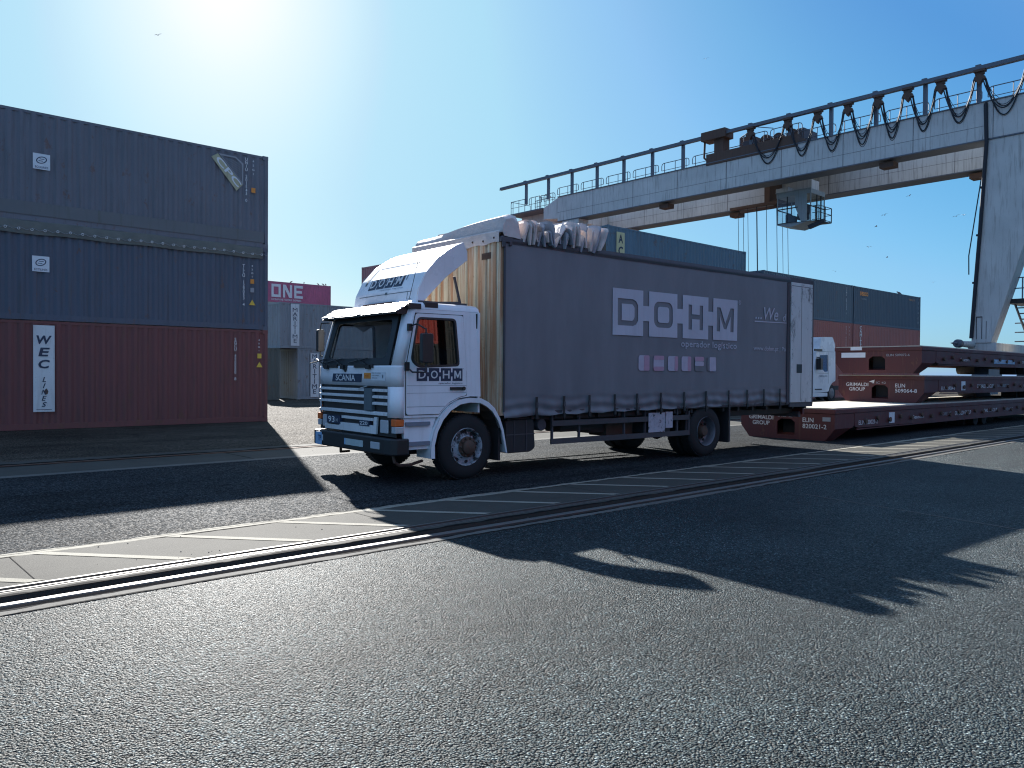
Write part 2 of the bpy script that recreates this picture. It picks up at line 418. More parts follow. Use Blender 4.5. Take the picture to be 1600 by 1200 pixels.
while x < 60:
    # diagonal painted stripes of the hatched apron
    b = len(hatch.v); hatch.v += [(x, 6.82, .004), (x+.13, 6.82, .004), (x-.75, 7.85, .004), (x-.88, 7.85, .004)]
    hatch.f.append((b, b+1, b+2, b+3)); x += 1.12
o = hatch.build("hatch_marking", M_linew); o["kind"] = 'structure'
# far crane track
strip("concrete_band", 13.62, 13.86, .0, M_conc2)
strip("concrete_apron", 13.86, 15.18, 0, M_conc)
profile_strip("track_groove", [(15.18, 0), (15.18, -.06), (15.52, -.06), (15.52, 0)], M_groove)
profile_strip("crane_rail", [(15.31, -.06), (15.31, .004), (15.38, .004), (15.38, -.06)], M_rusty_steel)
strip("concrete_apron", 15.52, 15.95, 0, M_conc)
jm = MB()
for k in range(26):
    xj = -2+k*3.35; jm.quadgrid([[(xj, 6.81, .003), (xj, 7.85, .003)], [(xj+.008, 6.81, .003), (xj+.008, 7.85, .003)]])
for k in range(20):
    xj = -4+k*5.1; jm.quadgrid([[(xj, 13.87, .003), (xj, 15.17, .003)], [(xj+.025, 13.87, .003), (xj+.025, 15.17, .003)]])
o = jm.build("joint", M_groove); o["kind"] = 'structure'
def jag(yc, wmin, wmax, x0, x1, z, side, step=.05, seed=1, cover=1.0):
    rnd = random.Random(seed); m = MB(); A_, B_ = [], []; x = x0; w0 = wmin; 
    while x < x1:
        w0 = max(wmin, min(wmax, w0+rnd.uniform(-.4, .4)*(wmax-wmin)))
        A_.append((x, yc, z)); B_.append((x, yc+side*(w0 if rnd.random() < cover else wmin), z)); x += step*rnd.uniform(.6, 1.6)*(1 if x < 12 else 3)
    m.quadgrid([A_, B_] if side > 0 else [B_, A_]); return m
for i_, (yc, a_, b_, sd_) in enumerate(((6.125, .0, .035, -1), (6.495, .005, .06, 1), (15.17, .0, .06, -1), (15.53, .0, .07, 1), (5.995, 0, .03, 1), (7.865, 0, .03, -1))):
    o = jag(yc, a_, b_, -3, 40, .0055 if yc < 6.2 else .0035, sd_, seed=i_).build("track_dirt", M_groove); o["kind"] = 'stuff'
o = jag(7.955, 0, .05, -3, 40, .002, 1, seed=9).build("edge_line_wear", M_linew); o["kind"] = 'structure'
sa, sb = pt(1255, 772, 2, 0), pt(1600, 829, 2, 0); dv_ = (sb-sa).normalized(); nv_ = Vector((-dv_.y, dv_.x, 0))*.018
flat_poly("pavement_seam", [tuple((q+o_)[:2]) for q, o_ in ((sa, -nv_), (sb, -nv_), (sb, nv_), (sa, nv_))], .003, M_conc2)
# scattered chips of concrete and litter
deb = MB()
for i in range(420):
    px_, py_ = random.uniform(1, 26), random.choice([random.uniform(6.85, 8.5), random.uniform(8, 23), random.uniform(13, 40), random.uniform(2.2, 7)])
    r = random.uniform(.004, .009)*(1+py_*.04); a = random.uniform(0, 6)
    pts = [(px_+r*cos(a+k*2.1)*random.uniform(.6, 1.3), py_+r*sin(a+k*2.1)*random.uniform(.6, 1.3)) for k in range(3)]
    b = len(deb.v); deb.v += [(q[0], q[1], .002) for q in pts]+[(px_, py_, .002+r*.7)]; deb.f += [(b, b+1, b+3), (b+1, b+2, b+3), (b+2, b, b+3)]
tag(deb.build("gravel_chips", M_conc2), "pale stone chips scattered over the pavement", "chips", kind="stuff")

# ================================================================== CONTAINERS
CM = {}
def cmat(k, col, **kw):
    if k not in CM: CM[k] = paint("container_"+k, col, .55, 0, kw.pop('wear', .3), kw.pop('dirt', (.06, .045, .035)), kw.pop('streak', .45), .8, rust=.55)
    return CM[k]
MESHC = {}
def cont_meshes(L, H, flat=False):
    key = (L, H, flat)
    if key in MESHC: return MESHC[key]
    Wd = 2.44; d = .036; pt = .278 if not flat else .62
    def wall(axis, a0, a1, z0, z1, plane, out):
        m = MB(); n = max(2, round((a1-a0)/pt)); p = (a1-a0)/n; pr = []
        for i in range(n):
            s = a0+i*p
            if not flat: pr += [(s, 0), (s+p*.26, 0), (s+p*.5, 1), (s+p*.76, 1)]
            else: pr += [(s, 0), (s+p*.86, 0), (s+p*.89, 1), (s+p*.96, 1)]
        pr.append((a1, 0)); rows = []
        for z in (z0, z1): rows.append([((s, plane-out*d*q, z) if axis == 'x' else (plane-out*d*q, s, z)) for s, q in pr])
        m.quadgrid(rows); return m.mesh("panel", M_black)
    R = {}
    R['near'] = wall('x', .1, L-.1, .16, H-.07, .012, -1); R['far'] = wall('x', .1, L-.1, .16, H-.07, Wd-.012, 1)
    R['end'] = wall('y', .1, Wd-.1, .16, H-.11, .012, -1)
    m = MB(); nn = 22; m.quadgrid([[(.06+(L-.12)*i/nn, .06, H-.03-.012*(i % 2)) for i in range(nn+1)], [(.06+(L-.12)*i/nn, Wd-.06, H-.03-.012*(i % 2)) for i in range(nn+1)]])
    R['roof'] = m.mesh("roof", M_black)
    m = MB(); m.box(.06, L-.06, .06, Wd-.06, .1, .15); R['floor'] = m.mesh("floor", M_black)
    m = MB()
    for y0 in (0, Wd-.1):
        m.box(.17, L-.17, y0+.004, y0+.09, .01, .165); m.box(.17, L-.17, y0+.02, y0+.085, H-.085, H-.012)
        for x0 in (0, L-.11): m.box(x0+.003, x0+.107, y0+.003, y0+.097, .12, H-.12)
        for x0 in (0, L-.18):
            for z0 in (0, H-.12): m.box(x0, x0+.18, y0 if y0 == 0 else y0-.06, y0+.16 if y0 == 0 else y0+.1, z0, z0+.12)
    for x0 in (.01, L-.09):
        m.box(x0, x0+.08, .17, Wd-.17, .02, .16); m.box(x0, x0+.08, .17, Wd-.17, H-.12, H-.01)
    R['frame'] = m.mesh("frame", M_black)
    # door end (+X): two leaves with lock rods
    m = MB()
    for k in range(2):
        y0 = .12+k*1.105; m.box(L-.06, L-.02, y0, y0+1.095, .17, H-.13)
        for q in (.28, .8): m.tube([(L-.005, y0+q, .1), (L-.005, y0+q, H-.08)], .017, 6)
    R['door'] = m.mesh("door", M_black)
    MESHC[key] = R; return R
def container(label, loc, L, H, mat, group=None, flat=False, cat="shipping container", rz=0):
    r = empty("shipping_container", loc, rz); tag(r, label, cat, group)
    R = cont_meshes(L, H, flat)
    for nm, k in (("side_wall", 'near'), ("side_wall", 'far'), ("end_wall", 'end'), ("roof", 'roof'), ("floor", 'floor'), ("frame", 'frame'), ("door", 'door')):
        link(nm, R[k], r, mat)
    return r
HC, ST, L40 = 2.896, 2.591, 12.19
c_blue1 = cmat('slate_blue', (.145, .15, .175)); c_blue2 = cmat('navy', (.085, .10, .135)); c_red = cmat('oxide_red', (.17, .055, .052), streak=.55)
c_teal = cmat('teal', (.075, .11, .145)); c_teal2 = cmat('deep_teal', (.06, .088, .12)); c_rust = cmat('brick_red', (.30, .105, .09))
c_grey = cmat('grey_blue', (.25, .265, .28)); c_pink = cmat('magenta', (.46, .12, .20)); c_mar = cmat('maroon', (.28, .13, .14)); c_gg = cmat('grey_green', (.34, .36, .33))
c_tan = cmat('brown_end', (.10, .075, .05)); c_orange = cmat('orange_red', (.42, .045, .03))
G1 = "containers in the tall stack beside the truck"
SX, SY = 11.17-L40, 23.9; EZ_ = HC+ST
cr = container("dark red container with a vertical white name board, at the foot of the tall stack", (SX, SY, 0), L40, HC, c_red, G1)
cb = container("navy container with an olive tarpaulin strip laced along its top edge", (SX, SY, HC), L40, ST, c_blue2, G1)
ct = container("slate blue container with a yellow slanted emblem, topmost of the tall stack", (SX, SY, HC+ST), L40, HC, c_blue1, G1)
def board(parent, name, x0, x1, z0, z1, mat, y=-.016, th=.012):
    m = MB(); m.box(x0, x1, y-th, y, z0, z1); return m.build(name, mat, parent)
def lx(px_x): return px_x
# red one : white board with name
bx0 = 4.66-SX
b_ = board(cr, "name_board", bx0, bx0+.50, .48, 2.77, M_whitem)
nv = M_navy
zz = 2.50
for ch, hh, ww in (("W", .23, .36), ("E", .23, .27), ("C", .23, .27)):
    text(ch, nv, cr, (bx0+.25-ww/2, -.034, zz-hh), XP, ZP, ww, hh, .03, italic=.15); zz -= .32
zz = 1.40
for ch, ww in (("L", .09), ("I", .07), ("N", .13), ("E", .12), ("S", .12)):
    text(ch, nv, cr, (bx0+.25-ww/2, -.034, zz-.13), XP, ZP, ww, .13, .015, italic=.3); zz -= .165
m = MB(); m.box(bx0+.07, bx0+.43, -.033, -.030, .535, .547); m.build("underline", nv, cr)
m = MB(); m.prism([(bx0+.26, 1.06), (bx0+.31, 1.10), (bx0+.35, 1.02), (bx0+.33, .95), (bx0+.28, .93), (bx0+.25, 1.0)], lambda a, c, d: (a, -.030-d, c), 0, .004); m.build("rust_hole", M_rusty_steel, cr)
def idmarks(c, code, x, z1, z0, code2=None, x2=None, z21=None, z20=None, mat=None, dy=-.022):
    mt = mat or M_decal
    text(code, mt, c, (x, dy, z0), XP, ZP, .085, z1-z0, .01, stack=True)
    if code2: text(code2, mt, c, (x2, dy, z20), XP, ZP, .07, z21-z20, .008, stack=True)
def stickers(c, x, items):
    for kind, z, s in items:
        if kind == 'tri':
            m = MB(); m.prism([(x-s*.6, z), (x+s*.6, z), (x, z+s)], lambda a, c_, d: (a, -.022-d, c_), 0, .004); m.build("warning_sticker", M_yellow, c)
        else:
            m = MB(); m.box(x-s/2, x+s/2, -.026, -.022, z, z+s*1.15); m.build("sticker", {'o': M_orange, 'y': M_yellow, 'w': M_decal_dk}[kind], c)
idmarks(cr, "SGCU 490080 8", 10.06-SX, 2.62, 1.31, "4 5 G 1", 10.83-SX, 2.60, 2.22)
stickers(cr, 10.88-SX, (('y', 2.0, .13), ('tri', 1.72, .17)))
idmarks(cb, "TLLU 129053 4", 10.32-SX, 4.91-HC, 3.62-HC, "4 2 G 1", 10.60-SX, 4.91-HC, 4.52-HC)
stickers(cb, 10.64-SX, (('o', 4.33-HC, .12), ('w', 4.06-HC, .12), ('tri', 3.66-HC, .17)))
idmarks(ct, "UNIU 201543 0", 10.40-SX, 8.22-EZ_, 6.85-EZ_, "4 5 G 1", 10.63-SX, 8.18-EZ_, 7.72-EZ_)
stickers(ct, 10.67-SX, (('o', 7.17-EZ_, .13),))
# logo plates on the two blue ones
def logo_plate(c, x0, z0):
    board(c, "logo_plate", x0, x0+.40, z0, z0+.41, M_stick, -.016, .004)
    k_ = .40/.62; m = MB()
    rg = lambda a_, b_: [(x0+k_*(.31+a_*cos(t)+.05*sin(t)), z0+k_*(.38+b_*sin(t))) for t in [2*pi*k/24 for k in range(24)]]
    m.plate(rg(.19, .15), [rg(.15, .115)], lambda a, b, d: (a, -.021-d, b), 0, .002)
    for k in range(2): m.box(x0+k_*(.20+.05*k), x0+k_*(.36+.05*k), -.023, -.021, z0+k_*(.33+.08*k), z0+k_*(.355+.08*k))
    m.build("logo", M_navy, c)
    text("ECOLINES", M_navy, c, (x0+.05, -.021, z0+.03), XP, ZP, .30, .055, .006)
logo_plate(cb, 4.64-SX, 4.18-HC); logo_plate(ct, 4.66-SX, 6.87-EZ_)
# slanted emblem on the top container
EZ = HC+ST
ew = lambda *p: [(x-SX, z-EZ) for x, z in p]
m = MB(); Ef = lambda a, c, d: (a, -.014-d, c)
m.prism(ew((9.35, 8.06), (10.13, 7.15), (10.33, 7.36), (9.55, 8.19)), Ef, 0, .003); m.build("emblem_band", paint("pale_yellow_print", (.42, .40, .26), .6, 0, .5, (.2, .18, .12), .8), ct)
m = MB(); m.plate(ew((9.58, 8.20), (10.11, 8.19), (10.35, 8.02), (10.34, 7.36)), [ew((9.66, 8.15), (10.09, 8.15), (10.30, 7.99), (10.30, 7.45))], Ef, .001, .004)
for k in range(9):
    a0 = (9.72+.06*k, 8.13-.012*k); a1 = (10.29, 7.50+.058*k)
    m.prism(ew(a0, (a0[0]+.014, a0[1]), (a1[0], a1[1]+.014), a1), Ef, .001, .003)
m.build("emblem_outline", M_decal_dk, ct)
u = Vector((.76, 0, -.81)).normalized(); vdir = Vector((.81, 0, .76)).normalized()
text("CPC", M_stick, ct, Vector((9.46-SX, -.019, 8.0-EZ)), u, vdir, 1.03, .19, .02)
# olive tarpaulin strip with eyelets and rope on the middle one, olive stains on the top one
m = MB(); rows = []
for zi, (z, y) in enumerate(((ST-.34, -.03), (ST-.30, -.036), (ST-.12, -.045), (ST-.01, -.04), (ST+.02, .02))):
    rows.append([(SXi, y-.006*sin(SXi*9+zi), z+.012*sin(SXi*3.1)) for SXi in [i*.1 for i in range(1, 121)]])
m.quadgrid(rows); tp = m.build("tarpaulin_strip", M_olive, cb, True); 
ey = MB(); ey.lathe([(.022, 0), (.036, .004), (.036, .012), (.022, .014)], (0, 0, 0), (0, -1, 0), 12); eme = ey.mesh("eyelet", M_decal)
for k in range(40): link("eyelet", eme, tp, loc=(.25+k*.30, -.055, ST-.22+.012*sin((.25+k*.3)*3.1)))
m = MB(); pts = []
for k in range(160): pts.append((.2+k*.075, -.066, ST-.22+.03*sin(k*1.57)))
m.tube(pts, .006, 4); m.build("lacing_rope", M_decal_dk, tp)
m = MB(); m.box(.15, L40-.15, -.014, -.004, .16, .50); 
m.build("olive_band", M_oliveb, ct)

# row of stacks beyond the truck (plane Y ~ 25.9)
G2 = "containers in the rows beyond the truck"
RY = 25.95
def stack(x0, y0, specs, L=L40, group=G2):
    z = 0; out = []
    for lab, H, mat in specs:
        out.append(container(lab, (x0, y0, z), L, H, mat, group)); z += H
    return out
s1 = stack(56.8, RY, (("brick red container at ground level behind the stacked flat trailers", ST, c_rust), ("brick red container with white vertical lettering, carrying a dark teal one", 2.74, c_rust), ("dark teal container with a small orange name, at the free end of the row", 2.74, c_teal2)))
s2 = stack(44.45, RY, (("red brown container at ground level behind the white truck cab", ST, c_rust), ("red brown container seen above the white truck cab", 2.74, c_rust), ("teal container stacked on the red brown one above the white truck cab", 2.74, c_teal)))
a_ = stack(28.9, 25.14, (("grey container at the foot of the stack behind the grey curtain side", ST, c_grey), ("grey container under the bright teal one behind the grey curtain side", HC, c_grey), ("bright teal container with a yellow name plate, rising above the truck roof", HC+.35, cmat('bright_teal', (.10, .17, .225)))))
aco = a_[2]
# its end wall is brown
for ch in aco.children:
    if ch.name.startswith("end_wall") or ch.name.startswith("frame"): ch.material_slots[0].material = c_tan if ch.name.startswith("end_wall") else CM['bright_teal']
board(aco, "name_plate", .62, 1.22, .45, 2.98, paint("pale_yellow_board", (.55, .52, .30), .6, 0, .4))
for k, ch in enumerate("ACOS"): text(ch, M_navy, aco, (.75, -.034, 2.45-k*.58), XP, ZP, .34, .42, .03)
dk = s1[2]; text("seaco", M_orange, dk, (.95, -.02, 2.1), XP, ZP, 1.35, .3, .02); text("GLOBAL", M_decal_dk, dk, (1.2, -.02, 1.82), XP, ZP, .9, .12)
text("TEMU 7", M_orange, dk, (9.7, -.02, 2.3), XP, ZP, 1.2, .14)
idmarks(s2[2], "TEMU 682205 1", 11.1, 2.5, .6, dy=-.02); idmarks(s2[1], "CAIU 442087 3", 11.1, 2.5, .6, "4 3 G 1", 11.6, 2.5, 1.6, dy=-.02)
idmarks(dk, "S E A C O", 11.6, 2.3, .5, dy=-.02)
tx = s1[1]; text("CAMITTVIC", M_decal, tx, (.95, -.02, .3), XP, ZP, .38, 2.3, .02, stack=True)
m = MB(); m.prism(rr(10.55, .5, 10.95, .9, .12), lambda a, c, d: (a, -.02-d, c), 0, .004); m.build("sticker", M_decal_dk, s2[1])
# grey MARITIME stack and the magenta one beyond it
G3 = "containers of the yard behind the truck cab"
import itertools
MY = 41.6
p_lo = pt(465, 600, 1, MY); p_up = pt(437, 520, 1, MY)
mg = container("grey ribbed container on the ground with a white name board reading downwards", (p_lo.x, MY, 0), L40, HC, c_grey, G3)
mg2 = container("grey ribbed container, upper of two, directly beneath the magenta one", (p_up.x, MY, HC), L40, ST, c_grey, G3)
for c, px0, H in ((mg, 485, HC), (mg2, 454, ST)):
    q = pt(px0, 560, 1, MY).x-c.location.x
    board(c, "name_board", q, q+.52, .12 if c is mg else .15, H-.25 if c is mg else H-.08, M_whitem)
    text("MARITIME", M_decal_dk if False else M_navy, c, (q+.1, -.034, .32), XP, ZP, .30, H-.62, .0, stack=True)
idm = container("dark olive container between the tall stack and the grey ribbed containers", (p_up.x-L40, MY, 0), L40, HC, cmat('dark_olive', (.11, .12, .10)), G3)
ONY = 92.0
r_ = pt(517, 447, 1, ONY)
zt = r_.z
one = container("magenta container with large white block letters, highest one in the far yard", (r_.x-L40, ONY, zt-2.55), L40, 2.55, c_pink, G3)
q0 = pt(424, 460, 1, ONY).x-one.location.x; q1 = pt(473, 460, 1, ONY).x-one.location.x
# block letters O N E
lw = (q1-q0); Lf = lambda a, c, d: (q0+a*lw, -.02-d, .62+c*1.6)
m = MB()
m.plate([(0, 0), (.29, 0), (.29, 1), (0, 1)], [[(.07, .2), (.22, .2), (.22, .8), (.07, .8)]], Lf, 0, .01)
m.prism([(.36, 0), (.43, 0), (.43, .62), (.56, 0), (.65, 0), (.65, 1), (.58, 1), (.58, .36), (.45, 1), (.36, 1)], Lf, 0, .01)
m.prism([(.72, 0), (1, 0), (1, .2), (.79, .2), (.79, .4), (.97, .4), (.97, .6), (.79, .6), (.79, .8), (1, .8), (1, 1), (.72, 1)], Lf, 0, .01)
m.build("lettering", M_decal, one)
text("OCEAN NETWORK EXPRESS", M_decal, one, (q0, -.02, .22), XP, ZP, lw*.95, .24, .01)
zz = zt-2.55
k = 0
for lab in ("grey green container immediately beneath the magenta one", "grey green container third from the top under the magenta one", "grey green container second from the ground in the far yard stack", "grey green container on the ground in the far yard stack"):
    h = (zt-2.55)/4; container(lab, (r_.x-L40+.0, ONY, zt-2.55-h*(k+1)), L40, h, c_gg, G3); k += 1
# maroon stack whose end shows behind the roof deflector
fc = pt(565, 418, 2, 8.6)
mx = fc.x; my = fc.y-2.44
ms = stack(mx, my, (("maroon container on the ground hidden low behind the cab", HC, c_mar), ("maroon container in the middle of the stack behind the cab", HC, c_mar), ("maroon container whose lettered end shows beside the roof deflector", 8.6-2*HC, c_mar)), group=G3)
text("CLINKU", M_decal_dk, ms[2], (-.02, 2.2, 1.75), (0, -1, 0), ZP, 1.6, .28, .02)
container("dark container standing farther back above the maroon stack", (mx+9, my+4, 8.72), L40, ST, c_mar, G3)
for k, h in enumerate((0, 2.906, 5.813)): container(("lowest", "middle", "upper")[k]+" dark container supporting the one farther back above the maroon stack", (mx+9, my+4, h), L40, 2.9, c_mar, G3)
# stack facing the truck from across the road (seen reflected in the door window)
G5 = "containers across the road facing the truck"
rA = container("dark green container behind the viewer, lowest one under the orange red one", (18.7-L40, -13, 0), L40, ST, cmat('dark_green', (.006, .012, .011)), G5)
rC = container("dark green container behind the viewer, directly under the orange red one", (18.7-L40, -13, ST), L40, ST, CM['dark_green'], G5)
rB = container("orange red container behind the viewer, mirrored in the door window", (18.7-L40, -13, 2*ST), L40, HC, c_orange, G5)
for k, w_ in enumerate(("lowest", "middle", "topmost")): container(w_+" black green container of the plain stack behind the viewer", (19.1, -13, k*HC), L40, HC, CM['dark_green'], G5)
text("CAI", M_decal, rB, (L40-.6, 2.47, 1.1), XM, ZP, 1.2, .6, .03)
text("SUR   ADF 7234", M_decal, rC, (L40-1.2, 2.47, .75), XM, ZP, 3.2, .28, .01)

# ================================================================== FLAT ROLL TRAILERS (stack of three)
G6 = "flat roll trailers stacked beside the crane rail"
TW, TL, TH = 2.56, 18.6, .80
def trailer(label, loc, upper=False):
    r = empty("roll_trailer", loc); tag(r, label, "roll trailer", G6)
    # end block: hollow steel nose with a square drawbar recess, chamfered lower corners
    m = MB(); z1 = TH-.14
    poly = [(0.02, z1), (.02, .30), (.26, 0), (TW-.26, 0), (TW-.02, .30), (TW-.02, z1)]
    hole = [(1.04, .10), (1.52, .10), (1.52, .42), (1.42, .50), (1.14, .50), (1.04, .42)]
    m.plate(poly, [hole], lambda a, c, d: (d, a, c), .0, .035)
    # sides and bottom of the nose, closing with a chamfer
    for ya, yb in ((.02, .06), (TW-.06, TW-.02)):
        m.prism([(.035, .30), (.9, .30), (1.05, .36), (1.05, z1), (.035, z1)], lambda a, c, d: (a, d, c), ya, yb)
    m.prism([(.035, 0), (.45, 0), (1.05, .34), (1.05, .40), (.035, .05)], lambda a, c, d: (a, d, c), .26, TW-.26)
    for s in (0, 1):
        m.quadgrid([[(.035, (.03 if s == 0 else TW-.03), .30), (.9, (.03 if s == 0 else TW-.03), .30)], [(.035, (.26 if s == 0 else TW-.26), 0), (.45, (.26 if s == 0 else TW-.26), 0)]])
    m.build("nose_block", M_trail, r)
    m = MB(); m.box(.3, .34, 1.04, 1.52, .1, .5); m.build("drawbar_recess", M_dark, r)
    m = MB(); m.box(-.02, TL, 0, TW, z1+.006, TH-.03); m.build("deck_frame", M_trail, r, bevel=.008)
    m = MB()
    for k in range(14): m.box(.0, TL-.03, .06+k*.176, .06+k*.176+.168, TH-.028, TH)
    m.build("timber_deck", M_deck, r)
    for ya, yb in ((.012, .05), (TW-.05, TW-.012)):
        m = MB(); m.prism([(1.052, .33), (1.3, .29), (TL-.2, .22), (TL-.2, z1), (1.052, z1)], lambda a, c, d: (a, d, c), ya, yb)
        s0, s1 = ((-.03, .012) if ya < 1 else (TW-.012, TW+.03))
        m.box(1.1, TL-.2, s0+.01, s1-.001, .245, .27)
        m.build("side_beam", M_trail, r)
    for k in range(24):
        m = MB(); x = 1.6+k*.72; m.lathe([(.0, 0), (.045, 0), (.045, .03), (.065, .035), (.065, .06), (.0, .06)], (x, .012, .50 if k % 2 else .44), (0, -1, 0), 10); m.build("lashing_ring", M_rustb, r)
    m = MB()
    for y in (.35, 1.1, 1.42, 2.17): m.box(1.06, TL-.4, y, y+.05, .3, .655)
    m.build("cross_members", M_blackm, r)
    # stub legs / wheel bogie at the far half
    for y in (.35, 1.7):
        m = MB(); m.box(9.6, 11.2, y, y+.5, -.0 if upper else 0.03, .29); m.build("bogie_beam", M_blackm, r)
    for xw in (10.0, 10.8):
        for y in (.1, .42, 1.82, 2.14):
            mm = MB(); mm.lathe([(.0, 0), (.1, .0), (.24, .02), (.245, .06), (.245, .24), (.24, .27), (.1, .28), (0, .28)], (xw, y, .25), (0, 1, 0), 18); mm.build("wheel", M_rubber, r)
    return r
def deck_mat():
    m, t, b = newmat("weathered_planks")
    f = noise(t, pos(t, (.5, 6, 1)), 3, 7, .7); g = noise(t, pos(t), 2, 5)
    c = mixc(t, f, (.40, .36, .29), (.62, .57, .48)); c = mixc(t, ramp(t, g, [(.55, G(0)), (.75, G(.6))]), c, (.12, .06, .05))
    t.links.new(c, b.inputs["Base Color"]); b.inputs["Roughness"].default_value = .8; bump(t, b, f, .5, .01); return m
M_deck = deck_mat()
t1 = trailer("dark red flat trailer lying on the ground with bare sunlit deck planks", (18.42, 8.82, 0))
t2 = trailer("dark red flat trailer, middle one of the stack", (24.02, 8.88, .81), True)
t3 = trailer("dark red flat trailer, topmost, with pale blue labels", (23.75, 8.86, 1.63+.03), True)
def endtext(r, s, y0, y1, z, h, mat=M_decal, b=.01): text(s, mat, r, (-.004, y1, z), YM, ZP, y1-y0, h, b)
def sidetext(r, s, x0, x1, z, h, mat=M_decal, b=.008): text(s, mat, r, (x0, -.0 if False else .008, z), XP, ZP, x1-x0, h, b)
for r, n1, n2 in ((t1, "820021-2", "ELIN 820021-2"), (t2, "509064-8", "ELIN 509064-8")):
    endtext(r, "GRIMALDI", 1.62, 2.30, .46, .105); endtext(r, "GROUP", 1.72, 2.2, .32, .105)
    endtext(r, "ELIN", .55, .83, .44, .11); endtext(r, n1, .22, .83, .29, .11); endtext(r, "6 IC 42", 1.1, 1.5, .54, .065, M_decal_dk)
    sidetext(r, n2, 1.25, 2.35, .36, .11); sidetext(r, "Seacom", 4.6 if r is t1 else 9.2, 5.4 if r is t1 else 10, .40, .10)
    sidetext(r, "TARE 5.2 T", 6.8, 7.5, .42, .10, M_decal_dk); sidetext(r, "GRIMALDI GROUP", 4.3 if r is t2 else 7.8, 5.9 if r is t2 else 9.2, .40, .12)
    sidetext(r, "SWL 100-120 T", 10.4, 11.7, .42, .11); sidetext(r, "SAFE WEST", 6.3 if r is t2 else 12.4, 7.2 if r is t2 else 13.4, .42, .09, M_decal_dk)
    m = MB(); q = 3.05 if r is t1 else 2.9; m.box(q, q+.34, .002, .011, .34, .62); m.build("sticker", M_stick, r)
    m = MB(); m.prism([(1.95-.35, .60), (1.85-.35, .64), (1.78-.35, .66), (1.80-.35, .56)], lambda a, c, d: (-.006-d, a, c), 0, .004); m.build("paper_scrap", M_decal, r)
m = MB(); m.box(-.008, -.002, .12, .32, .48, .58); m.build("sticker", M_decal_dk, t1)
m = MB(); m.box(-.008, -.002, 1.62, 2.35, .47, .62); m.build("sticker", M_stick, t3); m = MB(); m.box(-.026, -.021, 1.72, 2.06, .69, .79); m.build("sticker", M_stick, t3)
endtext(t3, "GRIMALDI GROUP", 1.64, 2.32, .55, .05, M_navy); endtext(t3, "ELIN 509072-6", 1.64, 2.1, .485, .045, M_navy)
endtext(t3, "ELIN 509072-6", .35, 1.0, .50, .07, M_decal_dk)
m = MB(); m.box(6.1, 8.3, .0, .01, .36, .50); m.build("sticker", M_blue_stick, t3); text("GRIMALDI GROUP-509072", M_decal, t3, (6.2, -.002, .385), XP, ZP, 2.0, .09, .006)
sidetext(t3, "Seacom", 3.0, 3.8, .40, .10); sidetext(t3, "SWL 60 T", 9.2, 10.2, .40, .10)

# ================================================================== WHITE TRACTOR CAB farther back
wl = empty("truck_tractor", (43.3, 22.1, 0)); tag(wl, "white tractor cab with a roof fairing standing behind the stacked flat trailers", "truck")
m = MB()
side = [(.05, .55), (0, 1.3), (.12, 1.9), (.42, 3.0), (.75, 3.15), (.95, 3.8), (2.35, 3.85), (2.65, 3.45), (2.72, 2.9), (2.78, 1.25), (2.55, 1.2), (2.3, 1.1), (2.05, .9), (1.95, .62)]
win = [(.62, 1.95), (.80, 2.75), (1.78, 2.78), (1.82, 1.80), (1.35, 1.78), (1.2, 1.92)]
m.plate(rpoly(side, .12), [rpoly(win, .08)], lambda a, c, d: (a, d, c), 0, .06)
m.plate(rpoly(side, .12), [rpoly(win, .08)], lambda a, c, d: (a, d, c), 2.38, 2.44)
sp = rpoly(side, .12); rows = [[(a, .06, c) for a, c in sp], [(a, 2.38, c) for a, c in sp]]
m.quadgrid(rows, True); m.build("cab_body", M_white, wl, True)
m = MB(); m.prism(rpoly(win, .08), lambda a, c, d: (a, d, c), .03, .035); m.build("side_window", M_glass, wl)
m = MB(); m.prism([(.2, .7), (.5, .7), (.5, 3.0), (.4, 3.0)], lambda a, c, d: (a, d, c), .5, 2.0); m.box(1.2, 1.7, .4, .9, 1.0, 2.2); m.build("seat", M_dark, wl)
for p in ([(.45, 1.6), (.5, 1.62), (.66, 2.85), (.60, 2.85)], [(1.86, 1.1), (1.88, 1.1), (1.9, 2.9), (1.88, 2.9)]):
    pass
m = MB(); m.box(.55, 1.88, -.004, -.001, 1.695, 1.71); m.box(1.87, 1.885, -.004, -.001, 1.1, 2.95); m.box(.5, 2.5, -.004, -.001, 2.96, 2.975); m.build("door_seam", M_black, wl)
m = MB(); m.box(.3, .55, -.32, -.05, 1.9, 2.55); m.tube([(.42, 0, 2.62), (.42, -.2, 2.6), (.42, -.2, 2.5)], .03); m.build("mirror", M_black, wl)
m = MB(); m.box(.1, 1.0, -.05, 0, 2.98, 3.1); m.box(.25, 1.05, -.03, 0, .74, .8); m.build("sun_visor", M_black, wl)
m = MB(); m.lathe([(0, .0), (.2, .02), (.34, .02), (.5, .04), (.52, .1), (.52, .3), (0, .3)], (2.35, .0, .52), (0, 1, 0), 28); m.build("wheel", M_rubber, wl)
m = MB(); m.lathe([(0, -.01), (.15, -.02), (.3, .01), (.32, .03)], (2.35, 0, .52), (0, 1, 0), 20); m.build("wheel_rim", M_rimr, wl)
m = MB(); m.box(2.78, 6.2, .3, .5, .7, .95); m.box(2.78, 6.2, 1.9, 2.1, .7, .95); m.build("chassis_rail", M_blackm, wl)
m = MB(); m.box(.0, 1.85, .02, 2.4, .32, .56); m.build("bumper", M_white, wl, bevel=.03)
for y in (.02, 2.1):
    m = MB(); m.lathe([(0, 0), (.3, .0), (.5, .03), (.52, .1), (.52, .3), (0, .3)], (5.4, y, .52), (0, 1, 0), 24); m.build("wheel", M_rubber, wl)
